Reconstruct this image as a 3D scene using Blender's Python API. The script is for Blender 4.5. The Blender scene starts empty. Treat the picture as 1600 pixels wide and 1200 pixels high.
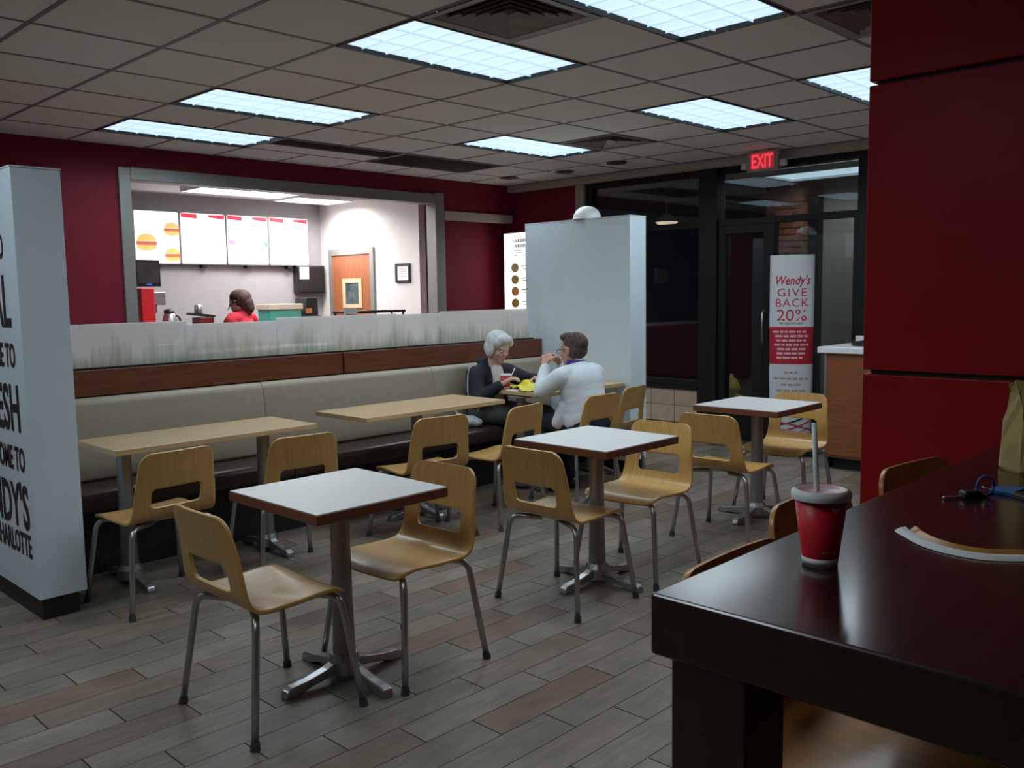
import bpy, bmesh, math, random
from mathutils import Vector, Matrix
random.seed(7)
S = bpy.context.scene
COL = S.collection
PI = math.pi

# ------------------------------------------------------------------ camera
F_PX, YAW, PITCH, ROLL, CAM_H = 1399.86, 0.77165, 0.101038, -0.016168, 1.45
fw = Vector((math.cos(YAW)*math.cos(PITCH), math.sin(YAW)*math.cos(PITCH), -math.sin(PITCH)))
rt0 = Vector((math.sin(YAW), -math.cos(YAW), 0)); up0 = rt0.cross(fw)
rt = rt0*math.cos(ROLL) + up0*math.sin(ROLL)
up = up0*math.cos(ROLL) - rt0*math.sin(ROLL)
cam_d = bpy.data.cameras.new('camera'); cam = bpy.data.objects.new('camera', cam_d); COL.objects.link(cam)
cam_d.sensor_width = 36.0; cam_d.sensor_fit = 'HORIZONTAL'; cam_d.lens = 36.0*F_PX/1600.0
cam_d.clip_start = 0.02; cam_d.clip_end = 100
m = Matrix.Identity(4)
for i in range(3):
    m[i][0] = rt[i]; m[i][1] = up[i]; m[i][2] = -fw[i]
m[2][3] = CAM_H
cam.matrix_world = m
S.camera = cam
def proj(p):
    d = Vector(p) - Vector((0, 0, CAM_H)); w = d.dot(fw)
    if w < 0.05: return (-9e9, -9e9)
    return (800 + F_PX*d.dot(rt)/w, 600 - F_PX*d.dot(up)/w)

# ------------------------------------------------------------------ world, exposure
W = bpy.data.worlds.new('world'); S.world = W; W.use_nodes = True
W.node_tree.nodes['Background'].inputs[0].default_value = (0.012, 0.014, 0.02, 1)
W.node_tree.nodes['Background'].inputs[1].default_value = 0.25
S.view_settings.view_transform = 'Standard'; S.view_settings.look = 'None'
S.view_settings.gamma = 1.0; S.view_settings.use_curve_mapping = False
S.view_settings.exposure = 0.0
DINING_W, KITCHEN_W, VEST_W = 13.0, 1.0, 8.0     # watts of each fluorescent fixture
LAMP_COL = (0.80, 0.93, 1.0)
CE = 2.688        # ceiling height
G = 0.61          # ceiling grid

# ------------------------------------------------------------------ materials
MATS = {}
def mat(name, col, rough=0.6, metal=0.0, var=0.0, scale=20.0, stretch=(1, 1, 1), bump=0.0, col2=None,
        emit=None, estr=0.0, spec=0.5, coat=0.0, obj_rand=0.0, sheen=0.0):
    if name in MATS: return MATS[name]
    M = bpy.data.materials.new(name); M.use_nodes = True
    nt = M.node_tree; N = nt.nodes; L = nt.links; b = N['Principled BSDF']
    b.inputs['Roughness'].default_value = rough; b.inputs['Metallic'].default_value = metal
    b.inputs['Specular IOR Level'].default_value = spec; b.inputs['Coat Weight'].default_value = coat
    b.inputs['Coat Roughness'].default_value = 0.12
    b.inputs['Sheen Weight'].default_value = sheen
    c = (*col, 1)
    if var > 0 or col2 is not None or bump > 0:
        tc = N.new('ShaderNodeTexCoord'); mp = N.new('ShaderNodeMapping'); mp.inputs['Scale'].default_value = stretch
        vec = tc.outputs['Object']
        if obj_rand > 0:
            oi = N.new('ShaderNodeObjectInfo'); ad = N.new('ShaderNodeVectorMath'); ad.operation = 'MULTIPLY_ADD'
            L.new(oi.outputs['Random'], ad.inputs[0]); ad.inputs[1].default_value = (37, 53, 71); L.new(vec, ad.inputs[2])
            vec = ad.outputs[0]
        L.new(vec, mp.inputs[0])
        nz = N.new('ShaderNodeTexNoise'); nz.inputs['Scale'].default_value = scale; nz.inputs['Detail'].default_value = 6
        L.new(mp.outputs[0], nz.inputs['Vector'])
        cr = N.new('ShaderNodeValToRGB')
        if col2 is None: col2 = tuple(max(0, x*(1-var)) for x in col)
        cr.color_ramp.elements[0].position = 0.32; cr.color_ramp.elements[1].position = 0.68
        cr.color_ramp.elements[0].color = (*col2, 1); cr.color_ramp.elements[1].color = c
        L.new(nz.outputs['Fac'], cr.inputs[0])
        out = cr.outputs[0]
        if obj_rand > 0:
            mr = N.new('ShaderNodeMapRange'); mr.inputs[3].default_value = 1-obj_rand; mr.inputs[4].default_value = 1+obj_rand
            L.new(oi.outputs['Random'], mr.inputs[0])
            mx = N.new('ShaderNodeVectorMath'); mx.operation = 'SCALE'; L.new(out, mx.inputs[0]); L.new(mr.outputs[0], mx.inputs['Scale'])
            out = mx.outputs[0]
        L.new(out, b.inputs['Base Color'])
        if bump > 0:
            bp = N.new('ShaderNodeBump'); bp.inputs['Strength'].default_value = bump; bp.inputs['Distance'].default_value = 0.004
            L.new(nz.outputs['Fac'], bp.inputs['Height']); L.new(bp.outputs[0], b.inputs['Normal'])
    else:
        b.inputs['Base Color'].default_value = c
    if emit is not None:
        b.inputs['Emission Color'].default_value = (*emit, 1); b.inputs['Emission Strength'].default_value = estr
    MATS[name] = M
    return M

def glass_mat(name, tint, refl):
    if name in MATS: return MATS[name]
    M = bpy.data.materials.new(name); M.use_nodes = True; nt = M.node_tree; N = nt.nodes; L = nt.links
    N.remove(N['Principled BSDF']); out = N['Material Output']
    t = N.new('ShaderNodeBsdfTransparent'); t.inputs[0].default_value = (*tint, 1)
    g = N.new('ShaderNodeBsdfGlossy'); g.inputs['Roughness'].default_value = 0.02; g.inputs[0].default_value = (refl, refl, refl, 1)
    fr = N.new('ShaderNodeFresnel'); fr.inputs[0].default_value = 1.52
    mx = N.new('ShaderNodeMixShader'); L.new(fr.outputs[0], mx.inputs[0]); L.new(t.outputs[0], mx.inputs[1]); L.new(g.outputs[0], mx.inputs[2])
    L.new(mx.outputs[0], out.inputs[0]); MATS[name] = M
    return M

def plank_mat():
    M = bpy.data.materials.new('plank_tile'); M.use_nodes = True; nt = M.node_tree; N = nt.nodes; L = nt.links; b = N['Principled BSDF']
    oi = N.new('ShaderNodeObjectInfo'); geo = N.new('ShaderNodeNewGeometry'); at = N.new('ShaderNodeAttribute'); at.attribute_name = 'piece'
    add = N.new('ShaderNodeMath'); add.operation = 'ADD'; L.new(oi.outputs['Random'], add.inputs[0]); L.new(at.outputs['Fac'], add.inputs[1])
    fr = N.new('ShaderNodeMath'); fr.operation = 'FRACT'; L.new(add.outputs[0], fr.inputs[0])
    cr = N.new('ShaderNodeValToRGB'); cr.color_ramp.interpolation = 'LINEAR'
    cols = [(0.00, (0.225, 0.180, 0.140)), (0.18, (0.300, 0.250, 0.198)), (0.36, (0.195, 0.162, 0.130)), (0.52, (0.270, 0.228, 0.185)),
            (0.68, (0.245, 0.182, 0.130)), (0.82, (0.205, 0.180, 0.152)), (0.92, (0.245, 0.150, 0.098)), (1.0, (0.170, 0.140, 0.115))]
    e = cr.color_ramp.elements
    e[0].position, e[0].color = cols[0][0], (*cols[0][1], 1); e[1].position, e[1].color = cols[-1][0], (*cols[-1][1], 1)
    for p, c in cols[1:-1]:
        k = e.new(p); k.color = (*c, 1)
    L.new(fr.outputs[0], cr.inputs[0])
    mul = N.new('ShaderNodeMath'); mul.operation = 'MULTIPLY'; L.new(fr.outputs[0], mul.inputs[0]); mul.inputs[1].default_value = 91.0
    mp = N.new('ShaderNodeMapping'); mp.inputs['Scale'].default_value = (2.2, 22, 2)
    cmb = N.new('ShaderNodeCombineXYZ'); L.new(mul.outputs[0], cmb.inputs[0]); L.new(mul.outputs[0], cmb.inputs[1])
    va = N.new('ShaderNodeVectorMath'); va.operation = 'ADD'; L.new(geo.outputs['Position'], va.inputs[0]); L.new(cmb.outputs[0], va.inputs[1])
    L.new(va.outputs[0], mp.inputs[0])
    nz = N.new('ShaderNodeTexNoise'); nz.inputs['Scale'].default_value = 2.4; nz.inputs['Detail'].default_value = 8; nz.inputs['Distortion'].default_value = 0.6
    L.new(mp.outputs[0], nz.inputs['Vector'])
    n2 = N.new('ShaderNodeTexNoise'); n2.inputs['Scale'].default_value = 5; n2.inputs['Detail'].default_value = 3; L.new(va.outputs[0], n2.inputs['Vector'])
    sm = N.new('ShaderNodeMath'); sm.operation = 'MULTIPLY_ADD'; L.new(n2.outputs['Fac'], sm.inputs[0]); sm.inputs[1].default_value = 0.9
    L.new(nz.outputs['Fac'], sm.inputs[2])
    mr = N.new('ShaderNodeMapRange'); mr.inputs[1].default_value = 0.6; mr.inputs[2].default_value = 1.3
    mr.inputs[3].default_value = 0.52; mr.inputs[4].default_value = 1.05; L.new(sm.outputs[0], mr.inputs[0])
    sc = N.new('ShaderNodeVectorMath'); sc.operation = 'SCALE'; L.new(cr.outputs[0], sc.inputs[0]); L.new(mr.outputs[0], sc.inputs['Scale'])
    L.new(sc.outputs[0], b.inputs['Base Color'])
    b.inputs['Roughness'].default_value = 0.42; b.inputs['Specular IOR Level'].default_value = 0.4
    bp = N.new('ShaderNodeBump'); bp.inputs['Strength'].default_value = 0.15; bp.inputs['Distance'].default_value = 0.002
    L.new(nz.outputs['Fac'], bp.inputs['Height']); L.new(bp.outputs[0], b.inputs['Normal'])
    return M

def grass_glass_mat():
    # frosted glass with a film printed with grass blades along its lower half (object Z from the pane's foot)
    M = bpy.data.materials.new('grass_film_glass'); M.use_nodes = True; nt = M.node_tree; N = nt.nodes; L = nt.links
    N.remove(N['Principled BSDF']); out = N['Material Output']
    geo = N.new('ShaderNodeNewGeometry'); sp = N.new('ShaderNodeSeparateXYZ'); L.new(geo.outputs['Position'], sp.inputs[0])
    def noise(scale, sx, sz, detail=4):
        mp = N.new('ShaderNodeMapping'); mp.inputs['Scale'].default_value = (sx, 0, sz); L.new(geo.outputs['Position'], mp.inputs[0])
        n = N.new('ShaderNodeTexNoise'); n.inputs['Scale'].default_value = scale; n.inputs['Detail'].default_value = detail
        L.new(mp.outputs[0], n.inputs['Vector']); return n.outputs['Fac']
    def mth(op, a, b=None, c=None):
        n = N.new('ShaderNodeMath'); n.operation = op
        for i, v in enumerate((a, b, c)):
            if v is None: continue
            if isinstance(v, (int, float)): n.inputs[i].default_value = v
            else: L.new(v, n.inputs[i])
        return n.outputs[0]
    h = mth('SUBTRACT', sp.outputs['Z'], 1.068)
    blades = noise(1.0, 46, 4.0, 3); clump = noise(1.0, 7.0, 1.5, 4)
    top = mth('MULTIPLY', mth('POWER', clump, 1.9), 0.50)
    rel = mth('SUBTRACT', 1.0, mth('DIVIDE', h, top))          # 1 at the foot, 0 at the blade tips
    a = mth('ADD', mth('MULTIPLY', rel, 0.75), mth('MULTIPLY', mth('SUBTRACT', blades, 0.5), 1.7))
    mr = N.new('ShaderNodeMapRange'); mr.inputs[1].default_value = 0.0; mr.inputs[2].default_value = 1.05; L.new(a, mr.inputs[0])
    hue = noise(1.0, 2.2, 1.0, 2)
    gc = N.new('ShaderNodeValToRGB'); gc.color_ramp.elements[0].position = 0.38; gc.color_ramp.elements[1].position = 0.62
    gc.color_ramp.elements[0].color = (0.20, 0.36, 0.17, 1); gc.color_ramp.elements[1].color = (0.42, 0.46, 0.20, 1); L.new(hue, gc.inputs[0])
    mx = N.new('ShaderNodeMixRGB'); mx.inputs[1].default_value = (0.95, 0.95, 0.95, 1); L.new(gc.outputs[0], mx.inputs[2])
    L.new(mth('MULTIPLY', mr.outputs[0], 0.68), mx.inputs[0])
    d = N.new('ShaderNodeBsdfDiffuse'); t = N.new('ShaderNodeBsdfTranslucent'); L.new(mx.outputs[0], d.inputs[0]); L.new(mx.outputs[0], t.inputs[0])
    m1 = N.new('ShaderNodeMixShader'); m1.inputs[0].default_value = 0.55; L.new(d.outputs[0], m1.inputs[1]); L.new(t.outputs[0], m1.inputs[2])
    g = N.new('ShaderNodeBsdfGlossy'); g.inputs['Roughness'].default_value = 0.12
    m2 = N.new('ShaderNodeMixShader'); m2.inputs[0].default_value = 0.05; L.new(m1.outputs[0], m2.inputs[1]); L.new(g.outputs[0], m2.inputs[2])
    tp = N.new('ShaderNodeBsdfTransparent'); tp.inputs[0].default_value = (0.95, 0.97, 0.96, 1)
    m3 = N.new('ShaderNodeMixShader'); m3.inputs[0].default_value = 0.24; L.new(m2.outputs[0], m3.inputs[1]); L.new(tp.outputs[0], m3.inputs[2])
    L.new(m3.outputs[0], out.inputs[0])
    return M

M_PLANK = plank_mat(); M_GRASS = grass_glass_mat()
M_GROUT = mat('grout', (0.045, 0.04, 0.035), 0.9, var=0.3, scale=40)
M_TILE = mat('ceiling_tile', (0.78, 0.765, 0.72), 0.95, var=0.10, scale=180, bump=0.25)
M_GRID = mat('ceiling_grid', (0.20, 0.18, 0.165), 0.6, var=0.1, scale=60)  # shade along the tile joints is put into this dark bar colour
M_RED = mat('maroon_paint', (0.205, 0.013, 0.028), 0.6, var=0.12, scale=9, bump=0.05, spec=0.22)
M_COLRED = mat('red_panel', (0.42, 0.012, 0.016), 0.38, var=0.10, scale=6, spec=0.22)
M_WHITE = mat('white_laminate', (0.68, 0.79, 0.86), 0.45, var=0.04, scale=5)
M_BLACK = mat('black_base', (0.012, 0.012, 0.012), 0.5, var=0.2, scale=30)
M_TOPW = mat('table_laminate', (0.66, 0.66, 0.65), 0.36, var=0.04, scale=60)
M_EDGE = mat('brown_edge', (0.17, 0.055, 0.025), 0.45, var=0.25, scale=14, stretch=(1, 1, 8))
M_OAKTOP = mat('oak_top', (0.60, 0.42, 0.24), 0.35, var=0.22, scale=7, stretch=(0.6, 9, 9))
M_OAK = mat('oak_plywood', (0.60, 0.345, 0.105), 0.36, var=0.20, scale=9, stretch=(9, 0.8, 0.8), obj_rand=0.08, coat=0.25)
M_STOOL = mat('orange_plywood', (0.62, 0.27, 0.07), 0.36, var=0.2, scale=9, stretch=(9, 0.8, 0.8), obj_rand=0.06, coat=0.25)
M_STEEL = mat('brushed_steel', (0.46, 0.46, 0.47), 0.32, 0.9, var=0.12, scale=40)
M_POST = mat('grey_metal_post', (0.33, 0.32, 0.31), 0.45, 0.7, var=0.12, scale=40)
M_CAP = mat('grey_rubber', (0.05, 0.05, 0.05), 0.8, var=0.2, scale=50)
M_TAN = mat('tan_vinyl', (0.40, 0.345, 0.26), 0.48, var=0.08, scale=30, bump=0.06)
M_BROWN = mat('brown_vinyl', (0.060, 0.036, 0.032), 0.32, var=0.15, scale=30, bump=0.06)
M_WOODRAIL = mat('cherry_wood', (0.185, 0.052, 0.024), 0.42, var=0.35, scale=6, stretch=(0.8, 8, 10))
M_CHERRY = mat('cherry_cabinet', (0.27, 0.085, 0.032), 0.42, var=0.3, scale=6, stretch=(1, 0.9, 10))
M_DARKWOOD = mat('espresso_wood', (0.035, 0.012, 0.008), 0.22, var=0.45, scale=7, stretch=(0.7, 7, 7), coat=0.35)
M_BEIGE = mat('beige_trim', (0.46, 0.40, 0.33), 0.6, var=0.08, scale=30)
M_FRAME = mat('dark_bronze', (0.012, 0.012, 0.012), 0.45, 0.3, var=0.2, scale=30)
M_GREYFR = mat('grey_frame', (0.30, 0.30, 0.28), 0.45, 0.4, var=0.1, scale=30)
M_BEIGETILE = mat('beige_wall_tile', (0.52, 0.40, 0.30), 0.45, var=0.15, scale=9, obj_rand=0.08)
M_BRICK = mat('red_brick', (0.33, 0.115, 0.065), 0.85, var=0.4, scale=25, obj_rand=0.25, bump=0.3)
M_MORTAR = mat('mortar', (0.22, 0.19, 0.16), 0.9, var=0.2, scale=50)
M_KWALL = mat('kitchen_wall', (0.72, 0.68, 0.66), 0.6, var=0.05, scale=10)
M_KBLUE = mat('kitchen_wall_grey', (0.36, 0.345, 0.36), 0.6, var=0.05, scale=10)
M_KCEIL = mat('kitchen_ceiling', (0.74, 0.75, 0.78), 0.8, var=0.05, scale=60)
M_BLKPL = mat('black_plastic', (0.018, 0.018, 0.02), 0.35, var=0.2, scale=40)
M_WPL = mat('white_plastic', (0.78, 0.79, 0.80), 0.4, var=0.04, scale=30)
M_PAPER = mat('white_paper', (0.80, 0.80, 0.79), 0.8, var=0.05, scale=40)
M_REDPL = mat('red_paper', (0.66, 0.012, 0.025), 0.40, var=0.08, scale=20)
M_PRINT = mat('dark_print', (0.030, 0.022, 0.024), 0.6, var=0.2, scale=60)
M_REDPRINT = mat('red_print', (0.50, 0.02, 0.045), 0.6, var=0.1, scale=60)
M_GREYPRINT = mat('grey_print', (0.36, 0.30, 0.31), 0.6, var=0.1, scale=60)
M_PALEPRINT = mat('pale_print', (0.72, 0.45, 0.47), 0.6, var=0.1, scale=60)
M_GLASS = glass_mat('window_glass', (0.80, 0.82, 0.82), 1.0)
M_NIGHT = mat('night_ground', (0.03, 0.03, 0.03), 0.9, var=0.3, scale=3)

# ------------------------------------------------------------------ mesh helpers
class MB:
    def __init__(s): s.v = []; s.f = []
    def add(s, vs, fs):
        o = len(s.v); s.v += [tuple(p) for p in vs]; s.f += [tuple(i+o for i in f) for f in fs]; return s
    def box(s, x0, x1, y0, y1, z0, z1):
        return s.add([(x0,y0,z0),(x1,y0,z0),(x1,y1,z0),(x0,y1,z0),(x0,y0,z1),(x1,y0,z1),(x1,y1,z1),(x0,y1,z1)],
                     [(3,2,1,0),(4,5,6,7),(0,1,5,4),(1,2,6,5),(2,3,7,6),(3,0,4,7)])
    def prism(s, poly, h0, h1, axis='z'):
        n = len(poly)
        def P(a, b, h): return {'z': (a, b, h), 'x': (h, a, b), 'y': (a, h, b)}[axis]
        vs = [P(a, b, h0) for a, b in poly] + [P(a, b, h1) for a, b in poly]
        fs = [tuple(range(n))[::-1], tuple(range(n, 2*n))] + [(i, (i+1) % n, n+(i+1) % n, n+i) for i in range(n)]
        if axis == 'y': fs = [f[::-1] for f in fs]
        return s.add(vs, fs)
    def lathe(s, prof, seg=24, c=(0, 0, 0), sy=1.0, cap=True):
        vs = []; fs = []; n = len(prof)
        for r, z in prof:
            for k in range(seg):
                a = 2*PI*k/seg; vs.append((c[0]+r*math.cos(a), c[1]+r*math.sin(a)*sy, c[2]+z))
        for i in range(n-1):
            for k in range(seg):
                k2 = (k+1) % seg; fs.append((i*seg+k, i*seg+k2, (i+1)*seg+k2, (i+1)*seg+k))
        if cap:
            fs.append(tuple(range(seg))[::-1]); fs.append(tuple((n-1)*seg+k for k in range(seg)))
        return s.add(vs, fs)
    def tube(s, path, r, seg=10):
        P = [Vector(p) for p in path]; n = len(P); rs = r if isinstance(r, (list, tuple)) else [r]*n
        vs = []; fs = []; prevu = None
        for i in range(n):
            t = (P[min(i+1, n-1)] - P[max(i-1, 0)]).normalized()
            u = prevu - t*prevu.dot(t) if prevu is not None else t.cross(Vector((0, 0, 1)) if abs(t.z) < 0.9 else Vector((1, 0, 0)))
            u.normalize(); prevu = u; w = t.cross(u)
            for k in range(seg):
                a = 2*PI*k/seg; vs.append(P[i] + (u*math.cos(a) + w*math.sin(a))*rs[i])
        for i in range(n-1):
            for k in range(seg):
                k2 = (k+1) % seg; fs.append((i*seg+k, i*seg+k2, (i+1)*seg+k2, (i+1)*seg+k))
        fs.append(tuple(range(seg))[::-1]); fs.append(tuple((n-1)*seg+k for k in range(seg)))
        return s.add(vs, fs)
    def mesh(s, name, smooth=False):
        me = bpy.data.meshes.new(name); me.from_pydata(s.v, [], s.f); me.update()
        if smooth: me.polygons.foreach_set('use_smooth', [True]*len(me.polygons))
        return me
    def build(s, name, mt, parent=None, bevel=0, smooth=False, seg=2):
        me = s.mesh(name, smooth); me.materials.append(mt)
        return link(name, me, parent, bevel, seg)
def link(name, me, parent=None, bevel=0, seg=2):
    o = bpy.data.objects.new(name, me); COL.objects.link(o)
    if parent: o.parent = parent
    if bevel:
        b = o.modifiers.new('bevel', 'BEVEL'); b.width = bevel; b.segments = seg; b.limit_method = 'ANGLE'; b.angle_limit = math.radians(40)
        b.harden_normals = False
    return o
def B(*a): return MB().box(*a)
def tag(o, label=None, cat=None, group=None, kind=None):
    if label: o['label'] = label
    if cat: o['category'] = cat
    if group: o['group'] = group
    if kind: o['kind'] = kind
    return o
def struct(name, mb, mt, parent=None, bevel=0):
    o = mb.build(name, mt, parent, bevel)
    if parent is None: o['kind'] = 'structure'
    return o
def empty(name, loc=(0, 0, 0), rz=0.0):
    o = bpy.data.objects.new(name, None); COL.objects.link(o); o.location = loc; o.rotation_euler = (0, 0, rz)
    o.empty_display_size = 0.1
    return o
def thing(name, label, cat, loc=(0, 0, 0), rz=0.0, group=None):
    return tag(empty(name, loc, rz), label, cat, group)
def copy_tree(o, parent=None):
    c = o.copy(); COL.objects.link(c); c.parent = parent
    for ch in list(o.children): copy_tree(ch, c)
    return c
def arc(c, r, a0, a1, n=6):
    return [(c[0]+r*math.cos(a0+(a1-a0)*i/n), c[1]+r*math.sin(a0+(a1-a0)*i/n)) for i in range(n+1)]
def rrect(x0, x1, y0, y1, r, n=5):
    return (arc((x1-r, y1-r), r, 0, PI/2, n) + arc((x0+r, y1-r), r, PI/2, PI, n)
            + arc((x0+r, y0+r), r, PI, 1.5*PI, n) + arc((x1-r, y0+r), r, 1.5*PI, 2*PI, n))
def bez(p0, p1, p2, n=6):
    p0, p1, p2 = Vector(p0), Vector(p1), Vector(p2)
    return [p0*(1-t)**2 + p1*2*t*(1-t) + p2*t*t for t in [i/n for i in range(n+1)]]
def text_verts(body, size, align='CENTER', sx=1.0, shear=0.0, extrude=0.0, offset=0.0, space=1.0):
    c = bpy.data.curves.new('tmp', 'FONT'); c.body = body; c.size = size; c.align_x = align; c.shear = shear; c.extrude = extrude
    c.offset = offset; c.space_character = space; c.resolution_u = 3
    o = bpy.data.objects.new('tmp', c); COL.objects.link(o)
    dg = bpy.context.evaluated_depsgraph_get(); me = bpy.data.meshes.new_from_object(o.evaluated_get(dg))
    vs = [(v.co.x*sx, v.co.y, v.co.z) for v in me.vertices]; fs = [tuple(p.vertices) for p in me.polygons]
    bpy.data.objects.remove(o); bpy.data.curves.remove(c); bpy.data.meshes.remove(me)
    return vs, fs
def text_on(name, body, size, fn, mt, parent, **k):
    vs, fs = text_verts(body, size, **k)
    return MB().add([fn(*p) for p in vs], fs).build(name, mt, parent)

# ------------------------------------------------------------------ floor
FX0, FX1, FY0, FY1 = -3.0, 7.7, -3.0, 12.0
floor = struct('floor', B(FX0, 13.0, FY0, FY1, -0.10, -0.006), M_GROUT)
PW, PL, GR = 0.1463, 0.608, 0.003
# rows run along X; a third-length stagger; phase read off the joints in the photograph
ROW_Y = 2.4465*1.0 - 0.0       # a plank seam (y) seen between two rows
pl_me = B(0.0028, PL-0.0028, GR/2, PW-GR/2, -0.012, 0.0).mesh('plank'); pl_me.materials.append(M_PLANK)
PLANKS = []
r0 = int((FY0-ROW_Y)/PW)-1; r1 = int((7.4-ROW_Y)/PW)+1
for r in range(r0, r1):
    y = ROW_Y + r*PW
    off = (1.586 - (r+1)*0.2027) % PL
    k = int((FX0-off)/PL)-1
    while off + k*PL < FX1:
        x = off + k*PL; k += 1
        if x < FX0 or x+PL > FX1 or y < FY0: continue
        a = proj((x+PL/2, y+PW/2, 0)); d = math.hypot(x+PL/2, y)
        vis = -60 < a[0] < 1660 and 560 < a[1] < 1260
        PLANKS.append((d if vis else 50+d, x, y))
PLANKS.sort()
for d, x, y in PLANKS[:290]:
    o = link('plank', pl_me, floor); o.location = (x, y, 0)
mb = MB(); pieces = []
for d, x, y in PLANKS[290:]:
    mb.box(x+0.0028, x+PL-0.0028, y+GR/2, y+PW-GR/2, -0.012, 0.0); v = random.random(); pieces += [v]*8
me = mb.mesh('far_planks'); me.materials.append(M_PLANK)
att = me.attributes.new('piece', 'FLOAT', 'POINT'); att.data.foreach_set('value', pieces)
tag(link('far_planks', me, floor), kind='stuff')

# ------------------------------------------------------------------ ceiling: tiles, grid, lights, vents
ceil = struct('ceiling', B(FX0, FX1, FY0, 7.55, CE+0.10, CE+0.16), M_TILE)
GX0, GY0 = 2.71, 3.215
def cx(i): return GX0 + i*G
def cy(j): return GY0 + j*G
LIGHTS = [(0, -2), (0, 0), (0, 3), (0, 5), (4, -2), (4, 0), (4, 3), (-5, -3), (-5, 1), (-5, 5), (4, -7)]  # the one nearest the dark table is unseen, added to brighten cup and stools
taken = {}
for i, j in LIGHTS: taken[(i, j)] = taken[(i+1, j)] = ('light', i, j)
for c in [(0, -1), (5, 2), (2, 5), (3, 5), (4, 5), (5, 5), (2, -3)]: taken[c] = ('vent', c[0]//2 if c[1] == 5 else c)
tile_me = B(0.006, G-0.006, 0.006, G-0.006, 0, 0.018).mesh('ceiling_tile'); tile_me.materials.append(M_TILE)
rest = MB()
imin, imax = int((FX0-GX0)/G)-1, int((7.64-GX0)/G)+1
jmin, jmax = int((FY0-GY0)/G)-1, int((7.43-GY0)/G)+1
for i in range(imin, imax+1):
    for j in range(jmin, jmax+1):
        if (i, j) in taken: continue
        x0, x1 = max(cx(i), FX0), min(cx(i+1), 7.64); y0, y1 = max(cy(j), FY0), min(cy(j+1), 7.43)
        if x1-x0 < 0.03 or y1-y0 < 0.03: continue
        ps = [proj((x, y, CE)) for x in (x0, x1) for y in (y0, y1)]
        vis = any(-150 < a < 1500 and -150 < b < 420 for a, b in ps)
        if not vis: rest.box(x0+0.006, x1-0.006, y0+0.006, y1-0.006, CE+0.004, CE+0.022); continue
        if x1-x0 > G-0.01 and y1-y0 > G-0.01:
            o = link('ceiling_tile', tile_me, ceil); o.location = (x0, y0, CE+0.004)
        else:
            B(x0+0.006, x1-0.006, y0+0.006, y1-0.006, CE+0.004, CE+0.022).build('ceiling_tile', M_TILE, ceil)
tag(rest.build('far_ceiling_tiles', M_TILE, ceil), kind='stuff')
def bars(n0, n1, k0, k1, pos, cell, along, lo, hi, mk):
    for n_ in range(n0, n1+2):
        if not (lo[0] < pos(n_) < hi[0]): continue
        run = None
        for k_ in range(k0, k1+2):
            a_, b_ = taken.get(cell(n_-1, k_)), taken.get(cell(n_, k_))
            ok = k_ <= k1 and not (a_ is not None and a_ == b_)
            if ok and run is None: run = k_
            if not ok and run is not None:
                u0, u1 = max(along(run), lo[1]), min(along(k_), hi[1])
                if u1-u0 > 0.02: mk(pos(n_), u0, u1)
                run = None
bars(imin, imax, jmin, jmax, cx, lambda a_, k_: (a_, k_), cy, (FX0, FY0), (7.64, 7.43), lambda p_, u0, u1: B(p_-0.011, p_+0.011, u0, u1, CE+0.001, CE+0.03).build('grid_bar', M_GRID, ceil))
bars(jmin, jmax, imin, imax, cy, lambda a_, k_: (k_, a_), cx, (FY0, FX0), (7.43, 7.64), lambda p_, u0, u1: B(u0, u1, p_-0.011, p_+0.011, CE+0.0015, CE+0.03).build('grid_bar', M_GRID, ceil))

M_LIT = mat('lit_diffuser', (0.8, 0.85, 0.9), 0.6, emit=(0.62, 0.85, 1.0), estr=0.98)
M_LOUV = mat('louvre_blade', (0.75, 0.8, 0.85), 0.4, emit=(0.50, 0.70, 0.92), estr=0.62)
M_KLIT = mat('kitchen_diffuser', (0.9, 0.9, 0.9), 0.6, emit=(1.0, 0.98, 1.0), estr=4.0)
def lamp(name, parent, loc, sx, sy, watt, col, spread=160):
    l = bpy.data.lights.new(name, 'AREA'); l.shape = 'RECTANGLE'; l.size = sx; l.size_y = sy; l.energy = watt; l.color = col
    l.spread = math.radians(spread)
    o = bpy.data.objects.new(name, l); COL.objects.link(o); o.parent = parent; o.location = loc
    return o
def make_light(w=2*G, d=G, lit=M_LIT, watt=DINING_W, col=LAMP_COL, blades=True):
    t = empty('ceiling_light')
    e = 0.014
    f = MB()
    f.box(0, w, 0, e, -0.004, 0.055).box(0, w, d-e, d, -0.004, 0.055).box(0, e, e, d-e, -0.004, 0.055).box(w-e, w, e, d-e, -0.004, 0.055)
    f.build('frame', M_FRAME, t)
    B(e, w-e, e, d-e, 0.018, 0.026).build('diffuser', lit, t)
    if blades:
        for k in (1, 2): B(e, w-e, d*k/3-0.003, d*k/3+0.003, 0.005, 0.018).build('louvre', M_LOUV, t)
        for k in range(1, 8):
            x = w*k/8
            B(x-0.0025, x+0.0025, e, d-e, 0.009, 0.018).build('louvre', M_LOUV, t)
    lamp('fluorescent_lamp', t, (w/2, d/2, 0.002), w-0.05, d-0.05, watt, col)
    return t
LNAMES = {(0, -2): 'recessed fluorescent light between the red pillar and the square diffuser', (0, 0): 'recessed fluorescent light beside the square ceiling diffuser over the white tables',
          (0, 3): 'recessed fluorescent light over the bench, middle of its row of three', (0, 5): 'recessed fluorescent light closest to the maroon wall above the serving opening',
          (4, -2): 'recessed fluorescent light half hidden behind the red pillar', (4, 0): 'recessed fluorescent light in front of the exit sign',
          (4, 3): 'recessed fluorescent light beside the small diffuser near the white partition'}
proto = make_light()
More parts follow.
